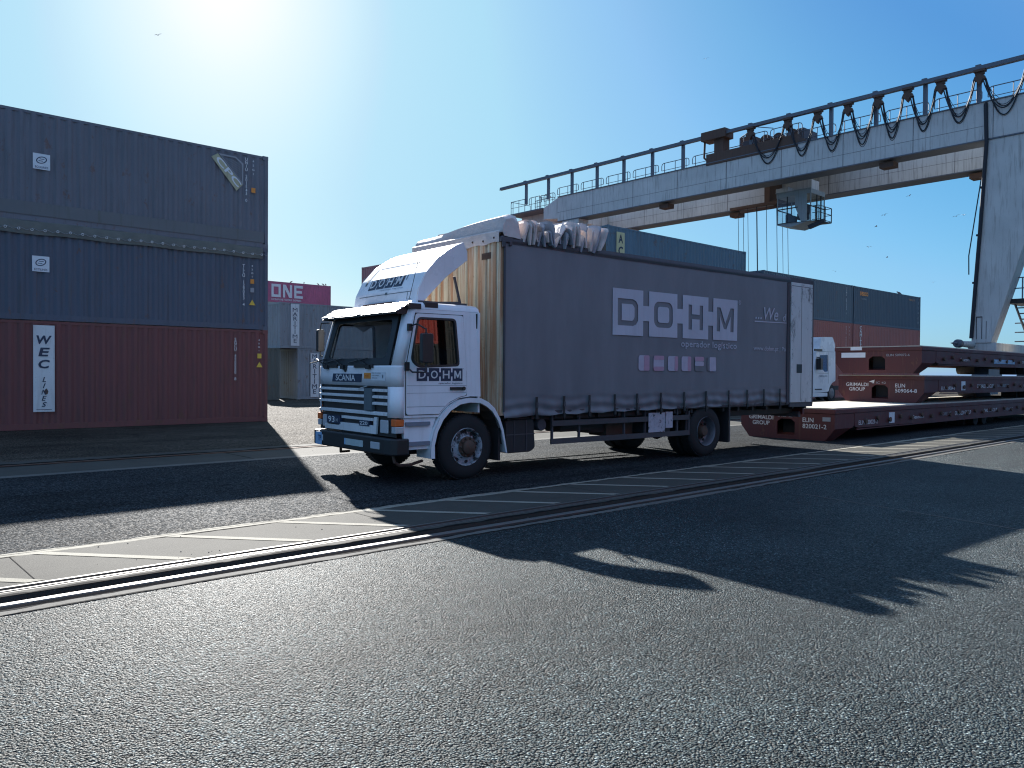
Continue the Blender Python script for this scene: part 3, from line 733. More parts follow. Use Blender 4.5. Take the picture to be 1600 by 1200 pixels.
m = MB(); m.lathe([(0, 0), (.3, .0), (.5, .03), (.52, .1), (.52, .3), (0, .3)], (2.35, 2.1, .52), (0, 1, 0), 24); m.build("wheel", M_rubber, wl)
text("TRANSPORTES DA PORTELA", M_navy, wl, (.75, -.004, 1.50), XP, ZP, 1.0, .07, .01)

# ================================================================== GANTRY CRANE
cg = empty("gantry_crane", (46.5, 15.4, 0)); tag(cg, "big pale grey gantry crane on rails, its girders reaching over the container rows", "crane")
X0, Y0 = 46.5, 15.4
def cr_(x, y, z): return (x-X0, y-Y0, z)
def cbox(m, xa, xb, ya, yb, za, zb): m.box(xa-X0, xb-X0, ya-Y0, yb-Y0, za, zb)
ZB, ZT = 14.04, 16.03
for xa, xb, nm in ((46.5, 47.8, 0), (52.9, 54.3, 1)):
    m = MB(); cbox(m, xa, xb, -22, 45.9, ZB, ZT)
    g_ = m.build("main_girder", M_crane, cg, bevel=.02)
    m = MB(); cbox(m, xa-.012, xb+.012, -22, 45.9, ZB-.03, ZB+.03); cbox(m, xa-.06, xb+.06, -22, 45.9, ZT-.02, ZT+.035)
    m.build("flange", M_crane_steel, g_)
    m = MB()
    for y in range(-18, 45, 4): cbox(m, xa-.010, xa-.002, y, y+.03, ZB+.03, ZT-.02)
    m.box(xa-X0-.008, xa-X0-.002, -22-Y0, 45.9-Y0, ZB+.72, ZB+.735)
    m.build("weld_seam", M_rail, g_)
    for y in ((19.2, 35.0) if nm == 0 else (16.5, 33.2)):
        m = MB(); cbox(m, xa+.3, xb-.3, y, y+.8, ZB-.42, ZB-.12); cbox(m, xa+.6, xa+.7, y+.3, y+.4, ZB-.13, ZB-.02)
        m.build("floodlight", M_rustb, g_)
# end platform and end tie
m = MB(); cbox(m, 46.6, 54.2, 45.9, 46.6, ZB+.3, ZT-.7); m.build("end_tie", M_crane, cg, bevel=.02)
m = MB(); cbox(m, 47.8, 48.9, 45.9, 51.6, ZB+.1, ZT-.55); m.prism([(45.92, ZT-.02), (45.92, ZB+.25), (47.6, ZB+.4), (47.6, ZT-.65)], lambda a, c, d: (d-X0, a-Y0, c), 46.55, 47.75)
m.build("end_platform", M_crane, cg, bevel=.02)
m = MB(); cbox(m, 46.4, 49.1, 47.6, 51.9, ZT-.72, ZT-.62); m.build("walkway_plate", M_crane_steel, cg)
# legs (tapered boxes) : upper end wide at the girder, narrow at the sill
def leg(xf, th0, th1, yb0, yb1, yt0, yt1, zb=3.35, zt=ZB-.031, name="leg"):
    m = MB(); b = len(m.v)
    for z, y0, y1, th in ((zb, yb0, yb1, th0), (zt, yt0, yt1, th1)):
        m.v += [cr_(xf, y0, z), cr_(xf+th, y0, z), cr_(xf+th, y1, z), cr_(xf, y1, z)]
    m.f += [tuple(b+i for i in q) for q in ((3, 2, 1, 0), (4, 5, 6, 7), (0, 1, 5, 4), (1, 2, 6, 5), (2, 3, 7, 6), (3, 0, 4, 7))]
    return m.build(name, M_crane, cg, bevel=.02)
l_ = leg(46.55, .9, 1.5, 13.98, 14.92, 10.9, 14.28)
m = MB(); cbox(m, 46.49, 47.81, 10.7, 14.3, ZB+.04, ZT-.03); m.build("leg_head", M_crane, l_, bevel=.01)
m = MB(); m.tube([cr_(46.40, 14.35, ZB+1.9), cr_(46.45, 14.30, ZB-.2), cr_(46.48, 14.57, 9), cr_(46.48, 14.71, 6.8), cr_(46.48, 14.90, 3.6)], .10, 6); m.tube([cr_(46.38, 14.5, 12), cr_(46.40, 15.05, 8), cr_(46.45, 15.05, 7)], .03, 5)  # thick black tube draws the leg's dark edge recess, thin one a hanging cable
for z in (6.5, 9, 11.5): m.box(46.40-X0, 46.52-X0, 14.95-Y0-(z-3.5)*.06, 15.05-Y0-(z-3.5)*.06, z, z+.1)
m.build("edge_dark_and_cable", M_cable, l_)
m = MB(); cbox(m, 46.535, 46.548, 14.2, 14.22, 3.55, 4.5); cbox(m, 46.535, 46.548, 14.40, 14.43, 3.55, 4.75); cbox(m, 46.535, 46.548, 14.66, 14.69, 3.55, 4.75); cbox(m, 46.535, 46.548, 14.43, 14.66, 4.7, 4.75)
m.build("hatch_outline", M_cable, l_)
leg(55.6, .75, 1.2, 13.9, 14.9, 9.6, 12.2)
m = MB(); cbox(m, 54.3, 56.8, 9.5, 12.3, ZB+.2, ZT-.2); m.build("leg_head", M_crane, cg)
leg(46.55, .75, 1.2, 44.0, 45.0, 43.6, 45.4); leg(53.0, .75, 1.2, 44.0, 45.0, 43.6, 45.4)
for ya, yb in ((13.75, 15.1), (43.9, 45.1)):
    m = MB(); cbox(m, 46.6, 57.2, ya, yb, 2.35, 3.35); s_ = m.build("sill_beam", M_crane, cg, bevel=.03)
    for xb in (47.0, 54.6):
        m = MB(); m.prism([(xb-.9, 1.35), (xb+1.9, 1.35), (xb+1.2, 2.34), (xb-.2, 2.34)], lambda a, c, d: (a-X0, d-Y0, c), ya+.3, yb-.3); bo = m.build("bogie", M_crane_steel, cg)
        for q in (-.5, .5, 1.5):
            m = MB(); m.lathe([(0, 0), (.42, 0), (.45, .05), (.36, .08), (.36, .16), (.45, .2), (.42, .25), (0, .25)], (xb+q-X0, ya+.9-Y0-.0, .42), (0, 1, 0), 20); m.build("wheel", M_rustb, bo)
        m = MB(); m.prism([(xb-.9, .6), (xb+1.9, .6), (xb+1.9, 1.34), (xb-.9, 1.34)], lambda a, c, d: (a-X0, d-Y0, c), ya+.55, ya+.85); m.build("bogie_plate", M_crane_steel, bo)
m = MB(); m.lathe([(0, 0), (.15, 0), (.19, 1.9), (0, 1.9)], cr_(44.85, 14.9, 3.27), XP, 18); bf = m.build("buffer", M_crane, cg, True)
m = MB(); m.lathe([(0, 0), (.17, 0), (.22, .08), (.22, .36), (.16, .44), (0, .44)], cr_(44.4, 14.9, 3.27), XP, 18); m.lathe([(0, -.95), (.05, -.55), (.055, 0), (0, 0)], cr_(44.4, 14.9, 3.27), XP, 10)
m.build("buffer_head", M_crane_steel, bf, True)
# stair tower and switch box behind the leg
st_ = MB()
def bar(m, a, b, r=.035, n=5): m.tube([cr_(*a), cr_(*b)], r, n)
for y in (12.55, 13.15): bar(st_, (49.5, y, 3.1), (49.5, y, 5.6), .05)
bar(st_, (47.8, 13.3, 5.6), (49.4, 12.9, 3.2), .06); bar(st_, (47.8, 12.6, 5.6), (49.4, 12.2, 3.2), .06)
for k in range(9):
    t = k/8; bar(st_, (47.8+1.6*t, 13.3-.4*t, 5.5-2.3*t), (47.8+1.6*t, 12.6-.4*t, 5.5-2.3*t), .035)
for z in (3.5, 4.0, 4.5): bar(st_, (49.5, 12.5, z), (49.5, 13.7, z), .035)
st_.build("ladder", M_crane_steel, cg)
m = MB(); cbox(m, 47.4, 49.8, 9.5, 13.5, 5.42, 5.66); lp = m.build("landing", M_blackm, cg)
m = MB()
for z in (6.2, 6.75):
    bar(m, (47.4, 13.4, z), (47.4, 9.5, z), .03)
for y in (13.4, 12.8, 12.2, 11.6, 11.0, 10.4): bar(m, (47.4, y, 5.65), (47.4, y, 6.75), .035)
bar(m, (49.5, 12.6, 5.66), (47.6, 11.6, 9.5), .06); bar(m, (49.5, 12.0, 5.66), (47.6, 11.0, 9.5), .06)
for k in range(9):
    t = k/8; bar(m, (49.5-1.9*t, 12.6-t, 5.8+3.7*t), (49.5-1.9*t, 12.0-t, 5.8+3.7*t), .03)
bar(m, (48.2, 12.8, 8.85), (48.2, 9.5, 8.75), .07)
m.build("handrail", M_crane_steel, lp)
m = MB(); cbox(m, 47.3, 49.4, 11.3, 12.55, 3.55, 4.85); m.build("switch_cabinet", M_rustb, cg, bevel=.02)
m = MB(); cbox(m, 47.5, 49.3, 11.4, 12.4, 2.6, 3.54); m.build("cabinet_plinth", M_crane, cg)
m = MB(); m.prism([(12.1, 4.2), (11.95, 4.2), (12.02, 4.45)], lambda a, c, d: (47.295-X0-d, a-Y0, c), 0, .005); m.build("warning_sign", M_yellow, cg)
# festoon rail, its posts, handrails
YS = [49.86-2.7*k for k in range(20)]
m = MB(); cbox(m, 46.40, 46.56, -10, 53.0, 17.78, 17.97); cbox(m, 46.33, 46.63, -10, 53.0, 17.74, 17.78); m.build("festoon_rail", M_crane_steel, cg)
pm = MB(); pm.box(.02, .20, -.10, .10, 0, 1.80); pm.box(-.14, .24, -.13, .13, 1.76, 1.95+.04); pme = pm.mesh("festoon_post", M_crane_steel)
for y in YS: link("festoon_post", pme, cg, loc=cr_(46.58, y, ZT+.036))
def hand(m, y0, y1, x, z, h=1.05):
    """one railing bay with rounded ends"""
    r = .18
    def P_(y, zz): return cr_(x, y, z+zz)
    m.tube([P_(y0, h*.5), P_(y0, h-r), P_(y0+r*.3, h-r*.3), P_(y0+r, h), P_(y1-r, h), P_(y1-r*.3, h-r*.3), P_(y1, h-r), P_(y1, h*.5)], .028, 5)
    m.tube([P_(y0, h*.5), P_(y1, h*.5)], .022, 5)
    n = 3
    for k in range(n):
        y = y0+.25+(y1-y0-.5)*k/(n-1); m.tube([P_(y, 0), P_(y, h)], .028, 5)
for k in range(19):
    y1, y0 = YS[k]-.15, YS[k+1]+.15
    if k == 1: y0, y1 = YS[2]+.15, YS[1]-.15
    m = MB(); hand(m, y0, y1, 47.6, ZT+.03 if k > 0 else ZT-.62); m.build("handrail", M_crane_steel, cg)
for yy0, yy1 in ((46.3, 47.6), (47.9, 49.4), (49.7, 51.7)):
    m = MB(); hand(m, yy0, yy1, 46.6, ZT-.62, 1.1); m.build("handrail", M_crane_steel, cg)
m = MB()
m.tube([cr_(46.6, 51.7, ZT-.6), cr_(46.6, 51.7, ZT+.5), cr_(48.9, 51.7, ZT+.5), cr_(48.9, 51.7, ZT-.6)], .03, 5)
m.tube([cr_(48.0, 49+.5*cos(a), ZT+.75+.0*a) if False else cr_(48.0+.5*cos(a), 48.9+.5*sin(a), ZT+.75) for a in [k*pi/8 for k in range(17)]], .03, 5)
for a in (0, 1.6, 3.1, 4.7): m.tube([cr_(48+.5*cos(a), 48.9+.5*sin(a), ZT-.6), cr_(48+.5*cos(a), 48.9+.5*sin(a), ZT+.75)], .03, 5)
m.build("handrail", M_crane_steel, cg)
# cable trolleys and the loops hanging between them
TY = [28.21, 25.59, 23.61, 21.73, 19.96, 18.32, 16.6, 14.67, 12.3, 10.2]
ct_ = MB(); ct_.box(-.22, .22, -.38, .38, -.10, .06); ct_.box(-.1, .1, -.3, .3, -.28, -.1); ct_.prism([(-.42, -.62), (-.30, -.36), (.0, -.26), (.30, -.36), (.42, -.62), (.22, -.66), (0, -.95), (-.22, -.66)], lambda a, c, d: (d, a, c), -.16, .16)
for s in (-1, 1): ct_.lathe([(0, 0), (.09, 0), (.09, .1), (0, .1)], (.12, s*.25, .0), XP, 10)
ctm = ct_.mesh("cable_trolley", M_rustb)
for y in TY: link("cable_trolley", ctm, cg, loc=cr_(46.48, y, 17.72)).scale = (.8, .72, .8)
for a, b in zip(TY[:-1], TY[1:]):
    m = MB()
    for j, (sag, off, r) in enumerate(((2.0, .0, .034), (2.15, .07, .024), (1.82, -.09, .034), (1.70, .04, .024), (1.25, .12, .014), (1.5, -.05, .016))):
        ya, yb = a-.30+(j % 3)*.06, b+.30-(j % 3)*.06; pts = []
        for k in range(21):
            t = k/20; s = sin(pi*t)**.86; sag2 = sag*(1+.05*sin(a*7+j))
            pts.append(cr_(46.44+off, ya+(yb-ya)*t, 17.22-sag2*s))
        m.tube(pts, r, 5)
    m.build("cable_loop", M_cable, cg, True)
# crab (trolley) on top of the girders
kb = MB(); cbox(kb, 46.7, 54.2, 25.0, 31.5, ZT+.12, ZT+.55); cbox(kb, 46.45, 46.85, 24.9, 31.6, ZT-.15, ZT+.62)
crab = kb.build("crab_frame", M_rustb, cg, bevel=.02)
m = MB(); cbox(m, 46.5, 47.3, 30.3, 31.0, ZT+.56, 17.7); cbox(m, 46.25, 47.3, 30.0, 31.9, 17.55, 18.15); m.tube([cr_(46.6, 31.8, 17.6), cr_(46.6, 31.85, 16.5), cr_(46.6, 31.5, 16.15), cr_(46.6, 31.0, 16.3), cr_(46.6, 30.9, 17.0)], .08, 6)
m.build("cable_bracket", M_rustb, crab, bevel=.02)
m = MB(); cbox(m, 48.5, 50.0, 29.3, 30.3, ZT+.56, ZT+1.9); m.build("motor_box", M_rustb, crab, bevel=.03)
m = MB()
for y, r, z in ((27.8, .42, ZT+1.0), (26.9, .35, ZT+1.0), (25.9, .38, ZT+1.0)): m.lathe([(0, 0), (r, 0), (r, .3), (r*.8, .3), (r*.8, 1.6), (r, 1.6), (r, 1.9), (0, 1.9)], cr_(47.6, y, z), XP, 16)
m.build("winch_drum", M_rustb, crab, True)
m = MB(); cbox(m, 47.6, 49.4, 25.1, 25.6, ZT+.56, ZT+1.3); cbox(m, 50.2, 51.0, 26.0, 27.6, ZT+.56, ZT+1.5); cbox(m, 47.0, 47.4, 28.6, 29.1, ZT+.56, ZT+1.1); m.build("gearbox", M_rail, crab, bevel=.03)
m = MB()
for xx in (47.2, 53.9):
    for ya, yb in ((25.0, 27.2), (27.4, 29.4)): hand(m, ya, yb, xx, ZT+.56, .95)
bar(m, (47.2, 29.4, 17.5), (47.2, 28.2, 17.95), .03); bar(m, (47.2, 28.2, 17.95), (47.2, 27.0, 17.6), .03)
m.build("handrail", M_crane_steel, crab)
m = MB()
for x_ in (47.15, 53.6):
    for y_ in (25.6, 30.6): m.lathe([(0, 0), (.3, 0), (.3, .2), (0, .2)], cr_(x_, y_, ZT+.33), XP, 16)
m.build("wheel", M_rustb, crab)
m = MB(); cbox(m, 51.0, 51.4, 27.5, 32.6, ZB-.42, ZB-.25); cbox(m, 52.4, 52.7, 27.5, 32.6, ZB-.42, ZB-.25); cbox(m, 51.0, 52.7, 29.4, 29.8, ZB-.26, ZT+.1)
m.build("rope_frame", M_rustb, crab)
# driver's cabin hanging under the girders
C0 = cr_(49.6, 26.3, 11.55)
cabn = empty("crane_cabin", C0); cabn.parent = cg; tag(cabn, "small glazed driver's cabin hanging under the crane girders"); cabn.scale = (1, .95, .8)
hx, hy, hz = .95, 1.15, 1.25
bd = MB(); bd.prism([(-1.25, .05), (-1.25, .0), (1.25, -.0), (1.25, .05)], lambda a, c, d: (d, a, c), -hx, hx)
bd.prism([(-1.2, .06), (.2, -.30), (1.25, .0)], lambda a, c, d: (d, a, c), -hx, hx)
bd.box(-hx, hx, -1.25, 1.3, 2.25, 2.62)
bd.box(-hx-.08, -hx+.0, -1.3, 1.35, 2.62, 2.66); 
bd.prism([(-.55, .05), (-.95, .05), (-.95, 2.25), (-.1, 2.25), (-.1, 1.3)], lambda a, c, d: (d, a, c), -hx, -hx+.05)
for x_ in (-hx, hx-.06):
    for y_ in (-1.25, 1.19): bd.box(x_, x_+.06, y_, y_+.06, .05, 2.25)
bd.build("cabin_shell", M_cabin, cabn)
fr = MB()
fr.box(-hx-.005, -hx+.045, .45, .52, .05, 2.25); fr.box(-hx-.005, -hx+.045, -.3, 1.19, 1.22, 1.30); fr.box(-hx-.005, -hx+.045, -.12, 1.19, .05, .12)
fr.box(-.15, -.09, -1.27, -1.2, .05, 2.25); fr.box(-hx, hx, -1.27, -1.2, 1.18, 1.25); fr.box(.4, .46, -1.27, -1.2, .05, 2.25)
fr.box(-hx, hx, 1.2, 1.27, 1.2, 1.27)
fr.build("window_frame", M_blackm, cabn)
for nm, bx in (("window", (-hx+.012, -hx+.022, -.12, 1.19, .1, 2.25)), ("window", (-hx, hx, -1.23, -1.22, .06, 2.25)), ("window", (-hx, hx, 1.22, 1.23, .06, 2.25)), ("window", (hx-.02, hx-.01, -1.2, 1.2, .06, 2.25))):
    m = MB(); m.box(*bx); m.build(nm, M_glass3, cabn)
m = MB(); m.box(-.3, .3, -.5, .1, .4, .9); m.box(-.3, .3, -.6, -.45, .9, 1.6); m.box(-.6, .6, .6, .8, .05, .9); m.build("seat", M_seat, cabn)
m = MB(); m.box(-hx-.1, -.2, .35, 1.3, 2.66, 3.0); m.box(-.4, .6, -1.0, .9, 2.66, 3.5); m.build("air_conditioner", M_crane, cabn, bevel=.02)
m = MB()
for z in (.1, .65, 1.2): m.tube([(-.8, -1.28, z), (-.8, -1.75, z), (.9, -1.75, z), (.9, -1.28, z)], .03, 5)
for p in ((-.8, -1.75), (-.8, -1.5), (.9, -1.75), (.05, -1.75)): m.tube([(p[0], p[1], .0), (p[0], p[1], 1.2)], .035, 5)
m.box(-.8, .9, -1.75, -1.28, -.02, .03)
m.build("balcony_rail", M_blackm, cabn)
m = MB(); m.obox((-.6, -1.5, -.25), (.12, 0, 0), (0, .55, -.18), (0, .05, .15)); m.build("spotlight", M_blackm, cabn)
# hoist ropes and the spreader lowered between two container rows
m = MB()
for x_ in (51.2, 52.6): m.obox(cr_(x_, 30.6, 5.2), (.12, 0, 0), (0, 2.0, 0), (0, 0, .12))
m.obox(cr_(51.9, 30.6, 5.2), (.7, 0, 0), (0, .4, 0), (0, 0, .2)); m.obox(cr_(51.9, 30.6, 5.0), (.5, 0, 0), (0, .3, 0), (0, 0, .12))
m.build("spreader", M_rustb, cg)
for px_, x_, r in ((1155, 51.2, .018), (1163, 52.6, .018), (1170, 51.2, .018), (1184, 51.2, .042), (1199, 51.2, .02), (1215, 51.2, .022), (1224, 52.6, .016), (1232, 51.2, .018)):
    y_ = pt(px_, 350, 0, x_).y; m = MB(); m.tube([cr_(x_, y_+.1, ZB-.3), cr_(x_+.03, y_-.1, 5.3)], r, 5); m.build("hoist_rope", M_cable, cg)

# ================================================================== THE BOX TRUCK (local frame: x to the rear, y to the far side, z up; origin under the front axle)
TR = empty("curtainside_truck", (7.42, 9.17, 0), rad(-3.2)); tag(TR, "white cab truck with a grey lettered curtain side, parked in the middle of the yard", "truck")
FY = 2.5
XZ = lambda a, c, d: (a, d, c)          # side plates
def xf(z): return -1.22 if z <= 1.68 else -1.22+(z-1.68)/(2.5-1.68)*.22
def ins(z): return 0 if z <= 1.68 else .05*(z-1.68)/.82
def ol(z, o=0.0):
    s, f = ins(z)+o, xf(z)+o
    n = [(f+.12, s), (f+.07, s+.015), (f+.03, s+.06), (f+.005, s+.14), (f, s+.22)]
    return [(.24-o, s)]+n+[(a, FY-b) for a, b in reversed(n)]+[(.24-o, FY-s)]
def loft(name, zs, i0, i1, mat, parent, o=0.0, bevel=0):
    m = MB(); m.quadgrid([[(*p, z) for p in ol(z, o)[i0:i1+1]] for z in zs]); m.f = [f[::-1] for f in m.f]
    ob = m.build(name, mat, parent, True)
    sm = ob.modifiers.new("solid", 'SOLIDIFY'); sm.thickness = .02; sm.offset = 0
    return ob
body = loft("cab_body", (1.395, 1.55, 1.66, 1.69), 0+1, 10, M_white, TR)                 # white front panel above the grille
loft("corner_panel", (.955, 1.15, 1.392), 1, 5, M_white, body); loft("corner_panel", (.955, 1.15, 1.392), 7, 10, M_white, body)
loft("pillar", (1.692, 2.1, 2.5), 1, 4, M_white, body); loft("pillar", (1.692, 2.1, 2.5), 7, 10, M_white, body)
# side skins with door-window opening
sil = [(-1.10, .955), (-1.10, 1.68), (-.885, 2.5), (.24, 2.5), (.24, 1.24), (.05, 1.245), (-.15, 1.22), (-.33, 1.14), (-.47, 1.02), (-.52, .955)]
dwin = [(-1.00, 1.76), (-.865, 2.385), (-.20, 2.39), (-.155, 1.69), (-.88, 1.66)]
def sidefn(near):
    def fn(a, c, d):
        s = ins(c); return (a, s+d, c) if near else (a, FY-s-d, c)
    return fn
for near in (True, False):
    fn = sidefn(near)
    m = MB(); m.plate(sil, [rpoly(dwin, .07)], fn, 0, .03); m.build("side_panel", M_white, TR)
    dr = [(-1.065, 1.0), (-1.068, 1.66), (-.885, 2.435), (-.07, 2.44), (-.035, 1.6), (-.03, 1.262), (-.16, 1.24), (-.35, 1.16), (-.50, 1.03), (-.51, 1.0)]
    big = [(-1.075, .99), (-1.078, 1.66), (-.893, 2.445), (-.06, 2.45), (-.024, 1.6), (-.02, 1.258), (-.16, 1.229), (-.345, 1.150), (-.49, 1.025), (-.505, .99)]
    m = MB(); m.plate(big, [rpoly(dwin, .07)], fn, -.004, -.001); m.build("door_seal", M_black, TR)
    m = MB(); m.plate(rpoly(dr, .04), [rpoly(dwin, .07)], fn, -.016, -.005); 
    door = m.build("door", M_white, TR, bevel=.004)
    inner = [(x+(.03 if x < -.5 else -.03), z+(.03 if z < 2 else -.03)) for x, z in dwin]
    m = MB(); m.plate(rpoly(dwin, .07), [rpoly(inner, .05)], fn, -.020, .03); m.build("window_rubber", M_black, door)
    m = MB(); m.prism(rpoly(dwin, .07), fn, .008, .012); m.build("door_window", M_glass if near else M_glass3, door)
    m = MB()
    for z, h in ((1.405, .006), (1.30, .005), (1.105, .008)): m.prism([(-1.06, z), ((-.035 if z > 1.25 else -.42), z), ((-.035 if z > 1.25 else -.42), z+h), (-1.06, z+h)], fn, -.0175, -.0162)
    m.build("door_crease", M_decal_dk, door)
    m = MB(); y0, y1 = (-.045, -.016) if near else (FY+.016, FY+.045)
    m.box(-.33, -.07, y0, y1, 1.345, 1.385); m.lathe([(0, 0), (.028, 0), (.028, .012), (0, .012)], (-.10, y0, 1.365), (0, -1 if near else 1, 0), 12); m.build("handle", M_black, door)
    # lower step panel below the door, with two steps
    y0, y1 = (.03, .09) if near else (FY-.09, FY-.03)
    m = MB(); m.prism([(-1.06, .50), (-1.09, .95), (-.54, .95), (-.60, .80), (-.62, .50)], XZ, y0, y1); stp = m.build("step_panel", M_white, TR)
    yo = y0-.035 if near else y1+.035
    for z in (.585, .865):
        m = MB(); m.box(-1.06, -.66, min(yo, y0), max(yo, y1)-.002, z-.028, z+.028); m.build("step", M_grey, stp)
# door lettering
DQ = Vector((-.90, -.018, 1.475)); dl = [c for c in TR.children if c.name.startswith("door") and not c.name.startswith("door_")][0]
m = MB()
for k in range(4): m.box(-.90+k*.205, -.90+k*.205+.175, -.0205, -.0165, 1.475, 1.66)
for k in range(3): m.box(-.90+k*.205+.175, -.90+(k+1)*.205, -.0203, -.0168, 1.54, 1.60)
m.build("logo_squares", M_navy, dl)
mm_ = [(.12, .17), (.22, .17), (.22, .47), (.35, .22), (.43, .22), (.56, .47), (.56, .17), (.66, .17), (.66, .64), (.55, .64), (.39, .36), (.23, .64), (.12, .64)]
m = MB(); m.prism([(-.90+3*.205+.028+(a-.12)/.54*.12, 1.51+(c-.17)/.47*.115) for a, c in mm_], lambda a, c, d: (a, -.0212-d, c), 0, .003); m.build("lettering", M_decal, dl)
for k, ch in enumerate("DOH"): text(ch, M_decal, dl, (-.90+k*.205+.028, -.0215, 1.51), XP, ZP, .12, .115, .004 if ch == "M" else .018)
text("operador logistico", M_navy, dl, (-.53, -.018, 1.425), XP, ZP, .42, .03, .004)
text("®", M_navy, dl, (-.90+4*.205-.02, -.018, 1.65), XP, ZP, .015, .015)
# roof, rear wall, floor of the cab
m = MB(); rows = [[(*p, z) for p in ol(2.5, o)] for z, o in ((2.503, 0), (2.55, .008), (2.585, .035), (2.605, .09), (2.615, .3))]
rows = [[(x, y, z) for x, y, z in r] for r in rows]
b0 = m.quadgrid(rows, True); m.f = [f[::-1] for f in m.f]; n_ = len(rows[0]); m.f.append(tuple(b0+4*n_+i for i in range(n_))[::-1]); m.build("cab_roof", M_white, TR, True)
m = MB(); m.box(.205, .238, .02, FY-.02, 1.0, 2.5); m.build("rear_wall", M_white, TR)
m = MB(); m.box(.18, .20, .04, FY-.04, 1.27, 2.48); m.box(-.85, .18, .08, FY-.08, 2.46, 2.48); m.build("cab_lining", M_dark, TR)
m = MB(); m.box(-1.0, .2, .05, FY-.05, 1.22, 1.27); m.box(-.62, .2, .05, FY-.05, 1.27, 1.36); m.box(-.9, .2, .7, 1.8, .9, 1.25); m.build("cab_floor", M_dark, TR)
# windscreen: black surround with rounded opening, glass, wipers
def wfn(a, c, d):    # a = y, c = z
    return (xf(c)-d, a, c)
scr = [(.20, 1.70), (.25, 2.49), (2.25, 2.49), (2.30, 1.70)]
opn = [(.34, 1.80), (.38, 2.36), (2.12, 2.36), (2.16, 1.80)]
m = MB(); m.plate(scr, [rpoly(opn, .10, 6)], wfn, -.012, .012); ws = m.build("windscreen_surround", M_black, TR)
m = MB(); m.prism(rpoly(opn, .10, 6), lambda a, c, d: (xf(c)-d-.008+(c-1.8)/.56*.045, a, c), .0, .004); m.build("windscreen", M_glass2, ws)
m = MB()
for y0 in (.75, 1.55, 2.1):
    m.tube([(-1.235, y0, 1.665), (-1.262, y0+.05, 1.70), (-1.235, y0+.40, 1.80)], .011, 5); m.tube([(-1.235, y0+.05, 1.80), (-1.25, y0+.62, 1.735)], .009, 4); m.box(-1.27, -1.22, y0-.05, y0+.06, 1.64, 1.70)
m.prism([(1.42, 1.70), (1.56, 1.70), (1.53, 1.63), (1.49, 1.59), (1.45, 1.63)], lambda a, c, d: (-1.236-d, a, c), 0, .012)
m.box(-1.25, -1.235, .62, 1.2, 1.66, 1.71); m.box(-1.25, -1.235, 1.75, 2.25, 1.66, 1.71)
m.build("wiper", M_black, ws)
# interior
m = MB(); m.prism([(-1.15, 1.55), (-1.15, 1.72), (-.95, 1.76), (-.75, 1.70), (-.75, 1.3), (-1.15, 1.3)], XZ, .1, FY-.1); m.build("dashboard", M_dark, TR)
m = MB(); m.prism([(-1.12, 1.745), (-.92, 1.775), (-.92, 1.785), (-1.12, 1.755)], XZ, 1.5, 2.05); m.build("reflection_paper", M_decal, TR)  # white paper added in place of the windscreen's bright reflection
m = MB(); ring = [(-.62+.10*sin(0)+.09*sin(t)*.5-.0, .68+.23*cos(t), 1.78+.20*sin(t)) for t in [2*pi*k/20 for k in range(21)]]; m.tube(ring, .016, 6); m.tube([(-.62, .68, 1.78), (-.8, .68, 1.6)], .03, 6); m.build("steering_wheel", M_black, TR)
for y0 in (.38, 1.6):
    m = MB(); m.prism([(-.40, 1.36), (-.44, 1.55), (.0, 1.53), (.06, 1.98), (.15, 1.98), (.12, 1.36)], XZ, y0, y0+.52); m.build("seat", M_seat, TR, bevel=.03)
m = MB(); m.lathe([(0, 0), (.16, .0), (.02, .10), (0, .1)], (-.86, 1.62, 2.33), (0, 0, -1), 16); m.build("overhead_console", M_seat, TR)
# grille
m = MB(); m.box(-1.185, -1.17, .235, FY-.12, .955, 1.392); gr = m.build("grille", M_black, TR)
for z in (1.335, 1.24, 1.145, 1.0):
    h = .022 if z > 1.05 else .026
    m = MB()
    for ya, yb in (((.235, .66), (.90, FY-.10)) if z > 1.05 else ((.235, FY-.10),)):
        m.prism([(-1.232, z-h), (-1.232, z+h*.6), (-1.20, z+h), (-1.172, z+h), (-1.172, z-h)], XZ, ya, yb)
    m.build("grille_slat", M_whitem, gr, bevel=.004)
m = MB(); m.box(-1.238, -1.172, .665, .895, 1.035, 1.36); m.build("grille_flap", M_flapgrey, gr)
m = MB(); m.tube([(-1.24, .80, 1.39), (-1.245, 1.08, 1.345)], .006, 5); m.build("wire_hook", M_decal, gr)
# badge and stickers
m = MB(); m.prism([(.985, 1.445), (.965, 1.57), (1.90, 1.57), (1.93, 1.445)], lambda a, c, d: (-1.2335-d, a, c), 0, .006); bg_ = m.build("badge_plate", M_navy, body)
text("SCANIA", M_decal, body, (-1.2405, 1.80, 1.462), YM, ZP, .64, .095, .02)
m = MB(); m.box(-1.237, -1.2335, .70, .90, 1.50, 1.585); m.build("sticker", M_orange, body); text("M2C", M_amber, body, (-1.2375, .87, 1.52), YM, ZP, .14, .04)
m = MB(); m.box(-1.237, -1.2335, .28, .69, 1.475, 1.60); m.build("sticker", M_stick, body)
for k, (s, y, wd) in enumerate((("M2H 15 ICARO", .66, .26), ("AGIR OPERA", .66, .22), ("SERVICE", .66, .16))): text(s, M_navy, body, (-1.238, y, 1.575-k*.035), YM, ZP, wd, .014)
text("8", M_navy, body, (-1.238, .36, 1.51), YM, ZP, .03, .05, .01)
